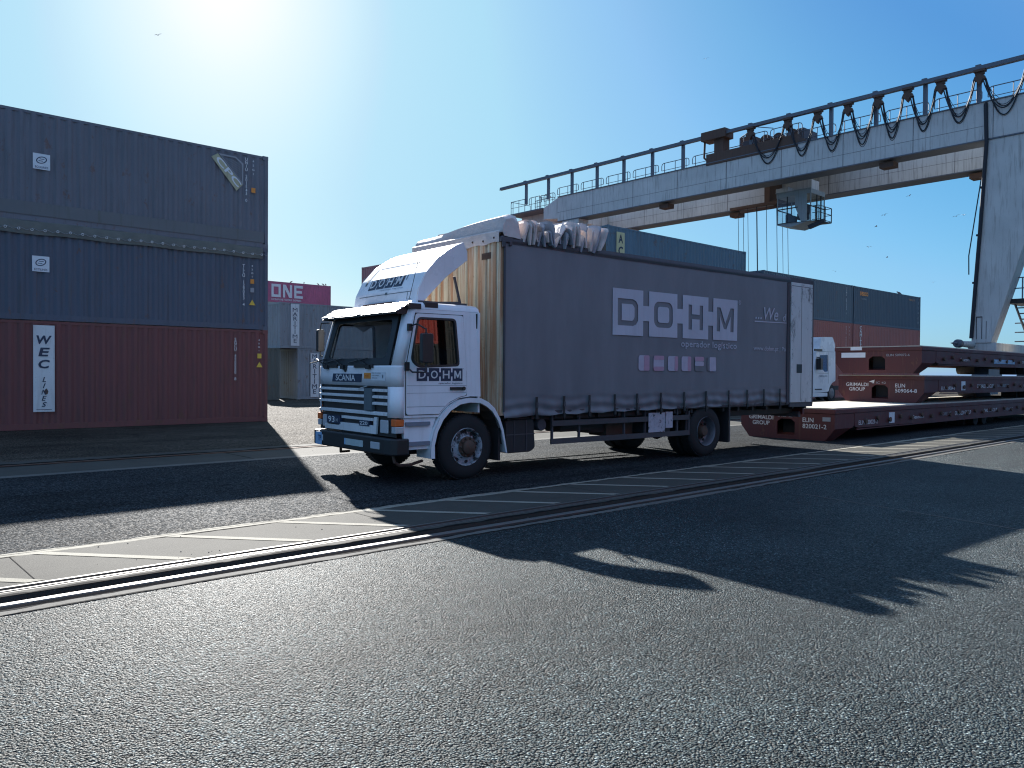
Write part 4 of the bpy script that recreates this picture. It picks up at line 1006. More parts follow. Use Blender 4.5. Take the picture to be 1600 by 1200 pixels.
# lower front panel with lamps
m = MB(); m.box(-1.19, -1.17, .06, FY-.06, .68, .953); lo = m.build("lower_panel", M_black, TR)
m = MB(); m.prism([(.55, .70), (.52, .945), (.60, .945), (.62, .90), (.62, .82), (1.70, .82), (1.70, .77), (2.2, .77), (2.2, .70)], lambda a, c, d: (-1.20-d, a, c), 0, .03); m.box(-1.232, -1.20, .64, 1.62, .885, .925)
m.build("lower_trim", M_whitem, lo)
m = MB(); m.box(-1.236, -1.19, .74, 1.05, .80, .885); m.box(-1.236, -1.19, 1.66, 2.12, .79, .915); m.build("badge_plate", M_navy, lo)
text("220", M_decal, lo, (-1.2375, 1.02, .815), YM, ZP, .24, .055, .015); text("93", M_decal, lo, (-1.2375, 2.06, .805), YM, ZP, .22, .095, .015); text("M", M_decal_dk, lo, (-1.2375, 1.80, .815), YM, ZP, .07, .06, .01)
for ya, yb in ((.235, .45), (2.12, 2.30)):
    m = MB(); m.box(-1.222, -1.19, ya, yb, .725, .915); m.build("headlight", M_lens, lo, bevel=.012)
for ya in (.015, FY-.135):
    m = MB(); m.prism([(-1.235, ya+.0 if ya > 1 else ya+.12), (-1.235, ya+.12 if ya < 1 else ya), (-1.20, ya+.12 if ya < 1 else ya)], lambda a, c, d: (a, c, d), .8, .8) if False else m.box(-1.225, -1.08, ya, ya+.12, .835, .935)
    m.build("indicator", M_amber, lo, bevel=.01)
    m = MB(); m.box(-1.22, -1.085, ya+.003, ya+.117, .735, .83); m.build("side_lamp", M_lens, lo, bevel=.01)
# bumper
m = MB(); fp = [(-1.02, -.03), (-1.22, -.03), (-1.29, .04), (-1.31, .16), (-1.31, FY-.16), (-1.29, FY-.04), (-1.22, FY+.03), (-1.02, FY+.03), (-1.02, FY-.05), (-1.18, FY-.1), (-1.18, .1), (-1.02, .05)]
m.prism(fp, lambda a, c, d: (a, c, d), .43, .665); bp = m.build("bumper", M_black, TR, bevel=.02)
m = MB(); m.box(-1.318, -1.311, .78, 1.32, .50, .595); m.build("number_plate", M_plate, bp)
m = MB(); m.box(-1.3185, -1.311, 1.321, 1.36, .50, .595); m.build("plate_band", M_blue_stick, bp)
for y in (.30, 2.1): 
    m = MB(); m.box(-1.318, -1.30, y, y+.26, .50, .60); m.build("fog_lamp", M_lens, bp, bevel=.008)
m = MB(); m.box(-1.325, -1.319, 2.12, 2.34, .44, .64); m.build("sign_plate", M_blue_stick, bp); text("TP", M_navy, bp, (-1.326, 2.24, .50), YM, ZP, .1, .09, .01)
m = MB(); m.tube([(-1.2, .12, .43), (-1.18, .10, .33), (-1.1, .12, .28), (-.85, .2, .27), (-.6, .3, .30)], .022, 6); m.tube([(-1.1, 1.9, .43), (-1.05, 2.0, .32), (-.8, 2.2, .30)], .022, 6); m.build("tow_step", M_rustb, bp, True)
m = MB(); m.prism([(-1.17, .43), (-.7, .35), (.2, .35), (.5, .5), (.5, .9), (-1.17, .95)], XZ, .75, 1.75); m.build("engine", M_blackm, TR)
# sun visor: white slats over a dark carrier
cv = MB(); cv.prism([(-.95, 2.50), (-1.165, 2.425), (-1.165, 2.44), (-.95, 2.54)], XZ, .12, FY-.06)
for y in (.10, 1.25, FY-.14): cv.prism([(-.92, 2.42), (-1.15, 2.42), (-1.17, 2.445), (-.94, 2.585), (-.90, 2.57)], XZ, y, y+.03)
sv = cv.build("sun_visor", M_black, TR)
for k in range(3):
    xa, za = -.93-.088*k, 2.605-.052*k; xb, zb = xa-.066, za-.039
    for ya, yb in ((.06, 1.24), (1.27, FY-.04)):
        m = MB(); c_ = Vector(((xa+xb)/2, (ya+yb)/2, (za+zb)/2)); ax = Vector(((xa-xb)/2, 0, (za-zb)/2)); nn = Vector((-ax.z, 0, ax.x)).normalized()*.007
        m.obox(c_, ax, (0, (yb-ya)/2, 0), nn); m.build("visor_slat", M_white, sv, bevel=.003)
m = MB(); m.box(-1.0, -.80, .03, .10, 2.50, 2.575); m.box(-.72, -.5, .05, .11, 2.53, 2.60); m.build("visor_bracket", M_black, sv)
# roof deflector
DP = [(-.72, 2.61), (-.68, 2.83), (-.56, 3.07), (-.34, 3.31), (-.17, 3.43), (-.02, 3.52), (.11, 3.575)]
cum = [0]
for a, b in zip(DP, DP[1:]): cum.append(cum[-1]+math.hypot(b[0]-a[0], b[1]-a[1]))
def dsurf(y, t, d=0):
    t = max(0, min(1, t))*cum[-1]
    for i in range(len(DP)-1):
        if t <= cum[i+1]+1e-9: break
    k = (t-cum[i])/(cum[i+1]-cum[i]); a, b = Vector(DP[i]), Vector(DP[i+1])
    tg = []
    for j in (i, i+1):
        q = Vector(DP[min(j+1, len(DP)-1)])-Vector(DP[max(j-1, 0)]); tg.append(q.normalized())
    g = (tg[0]*(1-k)+tg[1]*k).normalized(); p = a*(1-k)+b*k
    cr = -.03*(1-((y-1.25)/.95)**2)*(1-.4*t/cum[-1])
    return (p.x-g.y*d+cr, y, p.y+g.x*d)
m = MB(); T_ = 72; YY = [.30+1.9*k/16 for k in range(17)]
m.quadgrid([[dsurf(y, t/T_) for y in YY] for t in range(T_+1)]); 
df = m.build("roof_deflector", M_white, TR, True)
ck = [(a, c) for a, c in DP]+[(.18, 3.44), (.185, 3.31), (-.21, 3.02), (-.60, 2.64)]
for ya, yb in ((.28, .30), (2.2, 2.22)):
    m = MB(); m.prism(ck, XZ, ya, yb); m.build("deflector_cheek", M_white, df, bevel=.006)
def dpatch(m, yA, yB, tA, tB, d=.004, n=8):
    rows = [[dsurf(yA+(yB-yA)*i/n, tA+(tB-tA)*j/n, d) for i in range(n+1)] for j in range(n+1)]; m.quadgrid(rows)
m = MB()
dpatch(m, .55, 2.02, .66, .71); dpatch(m, 1.97, 2.03, .30, .66)
m.build("recess_shade", M_flapgrey, df)  # grey strips paint a recess's shade onto the smooth deflector
m = MB()
dpatch(m, .72, 1.92, .575, .59); dpatch(m, .72, .74, .30, .575); dpatch(m, .45, 2.05, .135, .142); dpatch(m, .44, .56, .05, .055); dpatch(m, .55, .56, .05, .13); dpatch(m, 1.95, 2.05, .05, .055); dpatch(m, 1.14, 1.2, .13, .16)
m.build("panel_line", M_flapgrey, df)
m = MB()
for k in range(4): dpatch(m, 1.84-k*.27-.24, 1.84-k*.27, .225, .385, .0045)
for k in range(3): dpatch(m, 1.84-k*.27-.27, 1.84-k*.27-.24, .28, .315, .0045)
m.build("logo_squares", M_navy, df)
for k, ch in enumerate("DOHM"):
    y = 1.84-k*.27; a = Vector(dsurf(y-.04, .25, .008)); b = Vector(dsurf(y-.04, .36, .008)); v_ = (b-a); text(ch, M_decal, df, a, YM, v_.normalized(), .16, v_.length, .02)
a = Vector(dsurf(1.4, .185, .008)); b = Vector(dsurf(1.4, .205, .008)); text("operador logistico", M_navy, df, a, YM, (b-a).normalized(), .7, .03)
m = MB(); m.tube([(-.62, .34, 2.62), (.1, .34, 2.66)], .018, 5); m.tube([(.1, .34, 2.62), (-.02, .34, 3.05)], .022, 5); m.tube([(.1, 2.1, 2.62), (-.02, 2.1, 3.05)], .022, 5); m.box(-.7, .16, .26, .36, 2.615, 2.645); m.box(-.7, .16, 2.1, 2.2, 2.615, 2.645)
m.build("deflector_stay", M_guard, df)
m = MB(); m.box(-.80, -.70, .85, 1.75, 2.61, 2.66); m.build("roof_strip", M_rusty_steel, TR)
m = MB(); m.tube([(-.78, .42, 2.6), (-.70, .42, 2.9), (-.62, .40, 3.25)], .005, 4); m.build("aerial", M_black, TR)
# mirrors
m = MB(); m.prism(rr(-.985, 1.73, -.80, 2.14, .03), XZ, -.30, -.22); m.box(-.95, -.83, -.22, -.20, 1.8, 2.1); mr = m.build("mirror", M_black, TR, bevel=.012)
m = MB(); m.tube([(-1.0, .0, 2.25), (-1.0, -.18, 2.27), (-.90, -.25, 2.2), (-.89, -.25, 2.1)], .012, 6); m.build("mirror_arm", M_black, mr, True); m = MB(); m.tube([(-1.04, .0, 1.66), (-1.02, -.1, 1.60), (-.90, -.25, 1.60), (-.885, -.25, 1.74)], .013, 6); m.box(-1.09, -1.03, -.04, .0, 1.62, 1.74); m.box(-1.04, -.99, -.04, .02, 2.18, 2.28)
m.build("mirror_arm", M_black, mr, True)
m = MB(); m.prism(rr(-1.12, 1.93, -1.0, 2.30, .03), XZ, FY+.20, FY+.28); mr2 = m.build("mirror", M_black, TR, bevel=.012)
m = MB(); m.tube([(-1.0, FY, 2.4), (-1.05, FY+.22, 2.4), (-1.06, FY+.24, 2.3)], .012, 6); m.build("mirror_arm", M_black, mr2, True); m = MB(); m.tube([(-1.05, FY, 1.85), (-1.06, FY+.22, 1.86), (-1.06, FY+.24, 1.94)], .012, 6); m.build("mirror_arm", M_black, mr2, True)
# front mudguards
arch_o = [(-.67, .36), (-.665, .55), (-.61, .76), (-.51, .95), (-.36, 1.10), (-.18, 1.195), (.02, 1.225), (.22, 1.215), (.36, 1.155), (.48, 1.06), (.585, .90), (.655, .72), (.70, .50), (.725, .37)]
arch_i = [(-.60, .36), (-.605, .55), (-.555, .74), (-.46, .91), (-.33, 1.04), (-.16, 1.13), (.02, 1.155), (.20, 1.145), (.32, 1.095), (.44, 1.01), (.545, .87), (.62, .70), (.672, .50), (.70, .37)]
for y0, y1 in ((-.045, .34), (FY-.34, FY+.045)):
    m = MB(); m.plate(arch_o+arch_i[::-1], [], XZ, y0 if y0 < 0 else y0+.33, y0+.02 if y0 < 0 else y1)
    m.quadgrid([[(a, y0, c) for a, c in arch_o], [(a, y1, c) for a, c in arch_o]]); m.build("mudguard", M_white, TR)
for y0 in (.02, FY-.32):
    m = MB(); m.quadgrid([[(a, y0, c) for a, c in arch_i[1:-1]], [(a, y0+.31, c) for a, c in arch_i[1:-1]]]); m.build("wheel_arch", M_blackm, TR)
    m = MB(); m.box(.60, .64, y0, y0+.32, .25, .75); m.build("mud_flap", M_blackm, TR)
# wheels
TP_ = [(.285, .0), (.34, -.012), (.42, .0), (.462, .018), (.483, .05), (.489, .10), (.489, .18), (.483, .23), (.462, .262), (.42, .28), (.34, .285), (.285, .28)]
tm = MB(); tm.lathe(TP_, (0, 0, 0), (0, 1, 0), 48)
for k in (.075, .14, .205): pass
tyre_me = tm.mesh("tyre", M_rubber, True)
tg_ = MB()
for k in range(48):
    a = 2*pi*k/48; u = Vector((cos(a), 0, sin(a))); v = Vector((-sin(a), 0, cos(a)))
    for yy in (.065, .215): tg_.obox(u*.487+Vector((0, yy, 0)), u*.006, v*.024, (0, .03, 0))
tread_me = tg_.mesh("tread", M_rubber)
def rim_mesh(front):
    m = MB()
    if front: prof = [(.285, .0), (.28, -.015), (.268, .0), (.262, .05), (.255, .09), (.20, .055), (.165, .03), (.15, -.02)]
    else: prof = [(.285, .0), (.28, -.015), (.268, .0), (.255, .08), (.245, .15), (.20, .175), (.17, .165), (.15, .15)]
    m.lathe(prof, (0, 0, 0), (0, 1, 0), 40); return m.mesh("rim", M_rim, True)
def holes_mesh(front):
    m = MB()
    for k in range(8):
        a = 2*pi*k/8+.2; r = .222; c = Vector((r*cos(a), (.068 if front else .163)-.006, r*sin(a)))
        ax = Vector((cos(a), .2, sin(a))).normalized()
        m.lathe([(0, -.004), (.028, -.004), (.03, .006)], c, (0, 1, 0), 12)
    return m.mesh("hand_hole", M_dark, True)
def hub_mesh(front):
    m = MB(); y0 = -.02 if front else .15
    m.lathe([(.158, y0+.01), (.158, y0-.0), (.11, y0-.006), (.105, y0-.05 if front else y0-.10), (.085, y0-.065 if front else y0-.13), (0, y0-.068 if front else y0-.135)], (0, 0, 0), (0, 1, 0), 24)
    for k in range(10):
        a = 2*pi*k/10; m.lathe([(.018, 0), (.018, -.03), (.012, -.04), (0, -.04)], (.135*cos(a), y0-.0, .135*sin(a)), (0, 1, 0), 6)
    return m.mesh("hub", M_rusty_steel, True)
RM = {f: (rim_mesh(f), holes_mesh(f), hub_mesh(f)) for f in (True, False)}
def wheel(x, y, front, flip=False, detail=True):
    e = link("wheel", tyre_me, TR, loc=(x, y, .489), rot=(0, random.uniform(0, 3), pi if flip else 0)); link("tread", tread_me, e)
    if detail:
        r_, h_, b_ = RM[front]; link("rim", r_, e, mat=M_rim if front else M_rimr); link("hand_hole", h_, e); link("hub", b_, e)
    return e
wheel(.02, .045, True); wheel(.02, FY-.045, True, True)
wheel(5.72, .02, False); wheel(5.72, .33, False, detail=False); wheel(5.72, FY-.02, False, True); wheel(5.72, FY-.33, False, True, detail=False)
m = MB(); m.tube([(.02, .3, .49), (.02, FY-.3, .49)], .05, 8); m.tube([(5.72, .5, .49), (5.72, FY-.5, .49)], .09, 10); m.lathe([(0, -.22), (.15, -.2), (.24, 0), (.15, .2), (0, .22)], (5.72, 1.25, .49), YM, 16); m.tube([(.9, 1.25, .7), (3.3, 1.25, .62), (5.6, 1.25, .5)], .05, 8)
m.build("axle", M_blackm, TR, True)
# chassis
m = MB(); m.box(-1.1, 9.25, .83, .91, .70, .93); m.box(-1.1, 9.25, 1.59, 1.67, .70, .93)
for x in (.9, 2.4, 3.9, 5.0, 6.5, 8.0, 9.2): m.box(x, x+.08, .91, 1.59, .73, .90)
ch = m.build("chassis_frame", M_rail, TR)
m = MB(); m.prism([(4.9, .64), (5.2, .60), (5.72, .56), (6.2, .60), (6.6, .64), (6.6, .70), (5.72, .62), (4.9, .70)], XZ, .72, .80); m.prism([(4.9, .64), (5.2, .60), (5.72, .56), (6.2, .60), (6.6, .64), (6.6, .70), (5.72, .62), (4.9, .70)], XZ, 1.70, 1.78); m.build("leaf_spring", M_blackm, ch)
m = MB(); m.prism(rpoly([(.80, .34), (.80, .86), (1.36, .86), (1.40, .40), (1.30, .34)], .05), XZ, .08, .72); m.box(.78, 1.42, .1, .7, .86, .90); m.build("battery_box", M_blackm, TR, bevel=.01)
m = MB()
for x in (.95, 1.2): m.box(x, x+.012, .072, .08, .36, .85)
m.box(.8, 1.38, .072, .08, .62, .635); m.build("box_strap", M_rail, TR)
m = MB(); m.lathe([(0, 0), (.09, .0), (.10, .02), (.10, .6), (0, .62)], (1.56, .10, .76), (0, 1, 0), 20); m.build("air_tank", M_rail, TR, True)
m = MB(); m.prism(rpoly([(1.5, .42), (1.5, .66), (2.3, .66), (2.3, .42)], .06), XZ, 1.8, 2.4); m.prism(rpoly([(2.0, .55), (2.0, .85), (3.6, .85), (3.6, .55)], .1), XZ, 1.85, 2.42); m.build("fuel_tank", M_blackm, TR)
m = MB(); m.tube([(3.0, .6, .62), (3.5, .6, .60), (3.9, .75, .62)], .07, 8); m.box(3.3, 4.0, .35, .8, .48, .72); m.build("silencer", M_rustb, TR, bevel=.02)
sg = MB(); sg.box(1.72, 5.25, .03, .06, .735, .825); sg.box(1.70, 5.2, .03, .06, .44, .53)
sgo = sg.build("side_guard", M_guard, TR)
m = MB()
for x in (1.74, 2.35, 3.45, 4.0, 4.9, 5.18): m.box(x, x+.035, .065, .10, .44, 1.0); 
m.box(5.2, 5.235, .03, .06, .44, .9); m.build("guard_post", M_rail, sgo)
m = MB(); m.box(1.5, 4.9, .35, .78, .80, .94); m.box(2.2, 2.9, .35, .75, .60, .80); m.box(6.6, 9.2, .3, .8, .74, .94); m.box(1.45, 5.1, .12, .34, .84, .935); m.box(2.9, 3.6, .4, .7, .55, .80); m.build("underfloor_rack", M_blackm, TR, bevel=.01)
m = MB(); m.box(1.72, 5.2, FY-.06, FY-.03, .735, .80); m.box(1.72, 5.2, FY-.06, FY-.03, .46, .52); m.build("side_guard", M_guard, TR)
m = MB(); m.box(4.02, 4.72, .08, .55, .52, .90); tb = m.build("tool_box", M_blackm, TR, bevel=.01)
m = MB(); m.box(4.05, 4.50, .018, .024, .535, .89); m.build("torn_poster", M_torn, tb)
m = MB(); m.box(4.52, 4.72, .018, .024, .60, .90); m.build("torn_poster", M_torn, tb)
for y0 in (.0, FY-.6):
    m = MB(); m.box(6.42, 6.45, y0+.02, y0+.60, .24, 1.0); m.build("mud_flap", M_blackm, TR)
m = MB(); m.box(6.44, 6.47, .0, .012, .25, 1.0); m.box(6.47, 6.50, .03, .08, .9, 1.0); m.build("flap_edge", M_guard, TR)
# load box
m = MB(); m.box(.62, 9.42, .02, FY-.02, .94, 1.06); m.box(.64, 9.4, .0, .018, .955, 1.0); bx = m.build("load_floor", M_rail, TR)
for x in (1.2, 2.6, 4.0, 5.2, 6.6, 8.0):
    pass
m = MB()
for k in range(18): m.box(.8+.5*k, .86+.5*k, .06, FY-.06, .86, .938)
m.build("cross_bearers", M_blackm, bx)
# front bulkhead of rusted steel ribs
m = MB(); n = 9; pr = []; w_ = (FY-.16)/n
for i in range(n):
    y = .08+i*w_; pr += [(y, 0), (y+w_*.12, .045), (y+w_*.88, .045), (y+w_, 0)]
m.quadgrid([[(.645-d, y, z) for y, d in pr] for z in (1.0, 3.62)]); m.box(.60, .70, -.01, .08, .94, 3.66); m.box(.60, .70, FY-.08, FY+.01, .94, 3.66); m.box(.60, .70, .08, FY-.08, .94, 1.04)
bh = m.build("bulkhead", M_rustwall, TR); sm = bh.modifiers.new("s", 'SOLIDIFY'); sm.thickness = .01
m = MB(); m.box(.586, .597, .22, .46, 3.37, 3.47); m.build("maker_plate", M_rusty_steel, bh)
text("BESTYAX", M_rustb, bh, (.583, .44, 3.39), YM, ZP, .20, .05)
# pale tarpaulin flap folded over the top of the bulkhead, with bolts
m = MB(); ys = [.0+.1*k for k in range(26)]
m.quadgrid([[(.575-.01*sin(y*9), y, 3.60+.012*sin(y*13)) for y in ys], [(.57, y, 3.70) for y in ys], [(.575, y, 3.77+.03*y/2.5) for y in ys], [(.60, y, 3.79+.03*y/2.5) for y in ys]])
fl = m.build("tarpaulin_flap", M_tarp, TR, True)
m = MB()
for k in range(9): m.lathe([(0, 0), (.016, 0), (.016, .012), (0, .012)], (.572, .12+.28*k, 3.665+.012*sin((.12+.28*k)*13)), XM, 8)
m.build("rivets", M_rustb, fl)
# bundled roof tarpaulin: a zig-zag of folds standing across the box
def fold_bundle(name, x0, x1, n, base, peaks, mat, seed, y0=-.03, y1=2.53, lean=.12):
    rnd = random.Random(seed); m = MB(); Yn = 15; cols = []
    for i in range(n*2+1):
        xx = x0+(x1-x0)*i/(n*2)+rnd.uniform(-.012, .012); hi = i % 2 == 1
        hgt = base+(peaks(xx)-base)*rnd.uniform(.6, 1.05) if hi else base+rnd.uniform(0, .10)
        ln = rnd.uniform(-lean, lean)
        cols.append((xx, hgt, ln, rnd.uniform(0, 6), hi))
    rows = []
    for j in range(Yn+1):
        t = j/Yn; y = y0+(y1-y0)*t; row = []
        for xx, h, ln, ph, hi in cols:
            e = 1-min(1, t/.12); e2 = 1-min(1, (1-t)/.12)   # ends droop over the rail
            k_ = max(e, e2)
            z = h-(.0 if hi else .05*k_)+.012*sin(y*8+ph)+.12*t
            row.append((xx+ln*(h-base)*1.2*(1 if hi else 0)+.022*sin(y*5+ph)+(.03*k_ if hi else 0), y-(.05*k_ if (hi and e > 0) else .02*k_), z))
        rows.append(row)
    m.quadgrid(rows); o = m.build(name, mat, TR, False)
    sm = o.modifiers.new("s", 'SOLIDIFY'); sm.thickness = .020
    return o
rows = [[(.66, -.02, 3.70), (.68, -.03, 3.70), (.74, -.035, 3.69), (.84, -.035, 3.69), (.94, -.03, 3.68), (1.0, -.02, 3.68)], [(.645, .0, 3.76), (.65, -.01, 3.86), (.70, -.02, 3.96), (.82, -.02, 3.99), (.94, -.015, 3.93), (1.0, .0, 3.74)]]
for j in range(1, 28):
    y = -.02+2.53*j/27; t_ = y/2.5; hh = 4.06-.08*t_+.02*sin(y*2.3); rd = .012*sin(y*3.7)
    rows.append([(.645, y, 3.76), (.650, y, 3.86), (.69+rd, y, hh-.05), (.81+rd, y, hh), (.95, y, hh-.01), (1.01, y, 3.74)])
m = MB(); m.quadgrid(rows); m.build("roof_tarpaulin", M_tarp, TR, True)
def fins(name, x0, x1, n, mats, seed, h0, h1):
    """gathered roof sheet: narrow hanging loops side by side across the box"""
    rnd = random.Random(seed)
    for q in range(n):
        xc = x0+(x1-x0)*(q+.5)/n+rnd.uniform(-.015, .015); wd = (x1-x0)/n*rnd.uniform(.38, .62); zt_ = h0+(h1-h0)*rnd.random(); zb_ = 3.70-rnd.uniform(.0, .10)
        ln = rnd.uniform(-.45, .60); ph = rnd.uniform(0, 6); yf = -.045-rnd.uniform(0, .07)
        sec = [(-.5, 0), (-.50, .45), (-.46, .90), (-.2, 1.0), (.25, .99), (.48, .88), (.5, .4), (.45, 0)]
        rows = []
        for j in range(22):
            y = yf+(2.50-yf)*(j/21)**1.4; e = max(0, 1-(y-yf)/.12); zb2 = zb_+(.04 if y > .05 else 0)
            sag = .0 if j else .10
            row = []
            for a, b in sec:
                z = zb2+(zt_-zb2+.08*max(0, y)/2.5)*b*(1-.10*e)-sag*b*(zt_-zb2)
                row.append((xc+a*wd*(1-.25*e)+ln*(z-3.7)+.015*sin(y*6+ph)+.010*sin(y*15+ph+z*20), y-.03*b*e, z))
            rows.append(row)
        m = MB(); m.quadgrid(rows); b0 = len(m.v)-22*8; m.f.append(tuple(b0+i for i in range(8)))
        m.build(name, mats[q % len(mats)], TR, False)
fins("tarpaulin_fold", 1.02, 1.34, 4, [M_tarp], 3, 3.95, 4.06)
fins("tarpaulin_fold", 1.32, 2.06, 10, [M_tarpd, M_tarpd, M_tarp], 5, 3.86, 4.05)
fins("tarpaulin_fold", 2.04, 2.72, 7, [M_tarp, M_tarp, M_tarpd], 11, 3.98, 4.12)
m = MB(); m.box(2.70, 2.78, -.0, FY, 3.67, 4.10); m.box(2.72, 2.76, .3, FY-.3, 4.10, 4.14); m.build("roof_bow", M_tarp, TR)
# closed part of the sliding roof
m = MB()
rows = [[(x, y, 3.685+.02*sin(pi*y/FY)+.012*sin(x*5.2)) for y in (.04, .6, 1.25, 1.9, FY-.04)] for x in [2.76+.2*k for k in range(34)]]
m.quadgrid(rows); m.build("sliding_roof", M_tarpd, TR, True)
# top rails
for y0, y1 in ((-.03, .07), (FY-.07, FY+.03)):
    m = MB(); m.prism([(y0, 3.585), (y0, 3.645), (y0+.02, 3.70), (y1, 3.71), (y1, 3.60), (y0+.04, 3.585)], lambda a, c, d: (d, a, c), .62, 8.55); tr_ = m.build("top_rail", M_rail, TR)
    m = MB(); m.box(.66, 8.5, y0-.004 if y0 < 0 else y1, y0 if y0 < 0 else y1+.004, 3.60, 3.625); m.build("rail_lip", M_black, tr_)
m = MB(); m.box(.58, .80, -.05, .06, 3.60, 3.68); m.box(.60, .66, -.06, -.03, 3.52, 3.62); m.box(.74, .79, -.06, -.03, 3.55, 3.62); m.build("rail_end", M_rail, TR, bevel=.01)
# curtains
SX_ = [1.31, 1.9, 2.48, 3.09, 3.66, 4.30, 4.96, 5.62, 6.34, 6.96, 7.55, 8.14]
def hemz(x): return .905+.012*x
def cwav(x, z):
    t = max(0, min(1, (z-hemz(x))/(3.6-hemz(x)))); return .008*sin(x*2.1+1)*sin(pi*t)+.0018*sin(x*5.3+t*3)+.0008*sin(x*14+2*t)+.005*sin(t*5+x*.8)
def curtain(near):
    nx, nz = 340, 84; rows = []
    for j in range(nz+1):
        t = (j/nz)**1.9; row = []
        for i in range(nx+1):
            x = .66+(8.44-.66)*i/nx; zb = hemz(x)
            d = min(abs(x-s) for s in SX_)
            low = max(0, 1-t*7.5)
            scal = .018*(1-min(1, d/.3))   # pulled in at straps
            z = zb+(3.60-zb)*t + low*(-.012+.02*(1-min(1, d/.3)))
            wav = cwav(x, z)
            fr = max(0, 1-(x-.66)/.5); wav += .012*fr*sin(t*26+x*6)*max(0, 1-t*4)
            wr = low*(.022*sin(t*95+sin(x*4.0)*1.1+x*.7)*(1-.5*scal/.018)) + low*.009*sin(x*23+t*30)
            y = -.022+wav-wr*.8+scal*low*1.0
            row.append((x, y if near else FY-y, z))
        rows.append(row)
    m = MB(); m.quadgrid(rows); return m.build("side_curtain", M_curt, TR, True)
cu = curtain(True); curtain(False)
for x_ in (.66, 8.43):
    m = MB(); m.tube([(x_, -.035, 1.0), (x_, -.035, 3.58)], .018, 6); m.build("tension_pole", M_rail, cu)
for s in SX_:
    m = MB(); z = hemz(s); m.box(s-.022, s+.022, -.058, -.050, z-.04, z+.30); m.box(s-.026, s+.026, -.075, -.050, z-.05, z+.02); m.tube([(s, -.055, z-.03), (s+.02, -.03, z-.09)], .012, 5)
    o = m.build("strap", M_black, TR)
    m = MB(); m.box(s-.018, s+.022, -.070, -.058, z+.13, z+.21); m.build("buckle", M_guard, o)
# curtain print
Cf = lambda a, c, d: (a, -.046-d, c)
def sq(k): return 3.04+k*.937
Z0, Z1 = 2.27, 3.08; sw = .78
m = MB()
D_out = rpoly([(0.14, .20), (.50, .20), (.65, .30), (.65, .54), (.50, .64), (.14, .64)], .02)
def P2(k, pts): return [(sq(k)+a, Z0+c*1.0) for a, c in pts]
def R2(k, a0, c0, a1, c1, r): return [(sq(k)+x, Z0+z) for x, z in rr(a0, c0, a1, c1, r)]
Dl = [(.13, .17), (.52, .17), (.60, .20), (.65, .27), (.65, .54), (.60, .61), (.52, .64), (.13, .64)]
Di = [(.23, .26), (.50, .26), (.54, .29), (.56, .33), (.56, .49), (.54, .52), (.50, .55), (.23, .55)]
full = [(0, 0), (sw, 0), (sw, Z1-Z0), (0, Z1-Z0)]
m.plate(P2(0, full), [P2(0, Dl)], Cf, 0, .003); m.prism(P2(0, Di), Cf, 0, .003)
m.plate(P2(1, full), [R2(1, .13, .17, .65, .64, .13)], Cf, 0, .003); m.prism(R2(1, .23, .26, .55, .55, .06), Cf, 0, .003)
Hh = [(.17, .17), (.27, .17), (.27, .37), (.51, .37), (.51, .17), (.61, .17), (.61, .64), (.51, .64), (.51, .46), (.27, .46), (.27, .64), (.17, .64)]
m.plate(P2(2, full), [P2(2, Hh)], Cf, 0, .003)
Mm = [(.12, .17), (.22, .17), (.22, .47), (.35, .22), (.43, .22), (.56, .47), (.56, .17), (.66, .17), (.66, .64), (.55, .64), (.39, .33), (.23, .64), (.12, .64)]
m.plate(P2(3, full), [P2(3, Mm)], Cf, 0, .003)
for k in range(3): m.box(sq(k)+sw, sq(k+1), -.049, -.046, Z0+.27, Z0+.54)
m.build("logo", M_curt_ink, cu)
text("operador logístico", M_curt_ink, cu, (4.87, -.046, 2.07), XP, ZP, 1.75, .16, .008, gap=.08)
text("®", M_curt_ink, cu, (6.66, -.046, 3.0), XP, ZP, .09, .09)
text("...We", M_curt_ink, cu, (7.24, -.046, 2.74), XP, ZP, .82, .26, .004, italic=.25)
text("d", M_curt_ink, cu, (8.24, -.046, 2.74), XP, ZP, .12, .16, .004, italic=.2)
m = MB(); m.prism([(7.22, 2.68), (8.38, 2.70), (8.38, 2.715), (7.22, 2.705)], Cf, 0, .003); m.build("underline", M_curt_ink, cu)
text("www.dohm.pt | Po", M_curt_ink, cu, (7.2, -.046, 2.07), XP, ZP, 1.17, .12, .003)
def flag(k, parts):
    x0 = 3.71+k*.392
    m = MB(); m.prism(rr(x0, 1.655, x0+.28, 1.93, .05), Cf, 0, .003)
    base, add = parts; m.build("flag_print", base, cu)
    for mt, (a0, c0, a1, c1) in add:
        mm = MB(); mm.prism(rr(x0+.28*a0, 1.655+.275*c0, x0+.28*a1, 1.655+.275*c1, .03), lambda a, c, d: (a, -.050-d, c), 0, .003); mm.build("flag_print", mt, cu)
flag(0, (M_lil, [(M_pink, (.5, .0, 1, 1))])); flag(1, (M_lil, [(M_pink, (0, 0, 1, .28)), (M_pink, (0, .72, 1, 1))])); flag(2, (M_lil, [(M_pink, (.68, 0, 1, 1))]))
flag(3, (M_lil, [(M_pink, (.66, 0, 1, 1))])); flag(4, (M_curt, [(M_pink, (0, .7, 1, 1)), (M_lil, (0, .36, 1, .68))])); flag(5, (M_curt, [(M_lil, (.25, 0, 1, 1)), (M_pink, (.66, 0, 1, 1))]))
for o in cu.children:
    if o.name.split('.')[0] in ('logo', 'lettering', 'underline', 'flag_print'):
        for v_ in o.data.vertices: v_.co.y += .046-.022-.010+cwav(v_.co.x, v_.co.z)
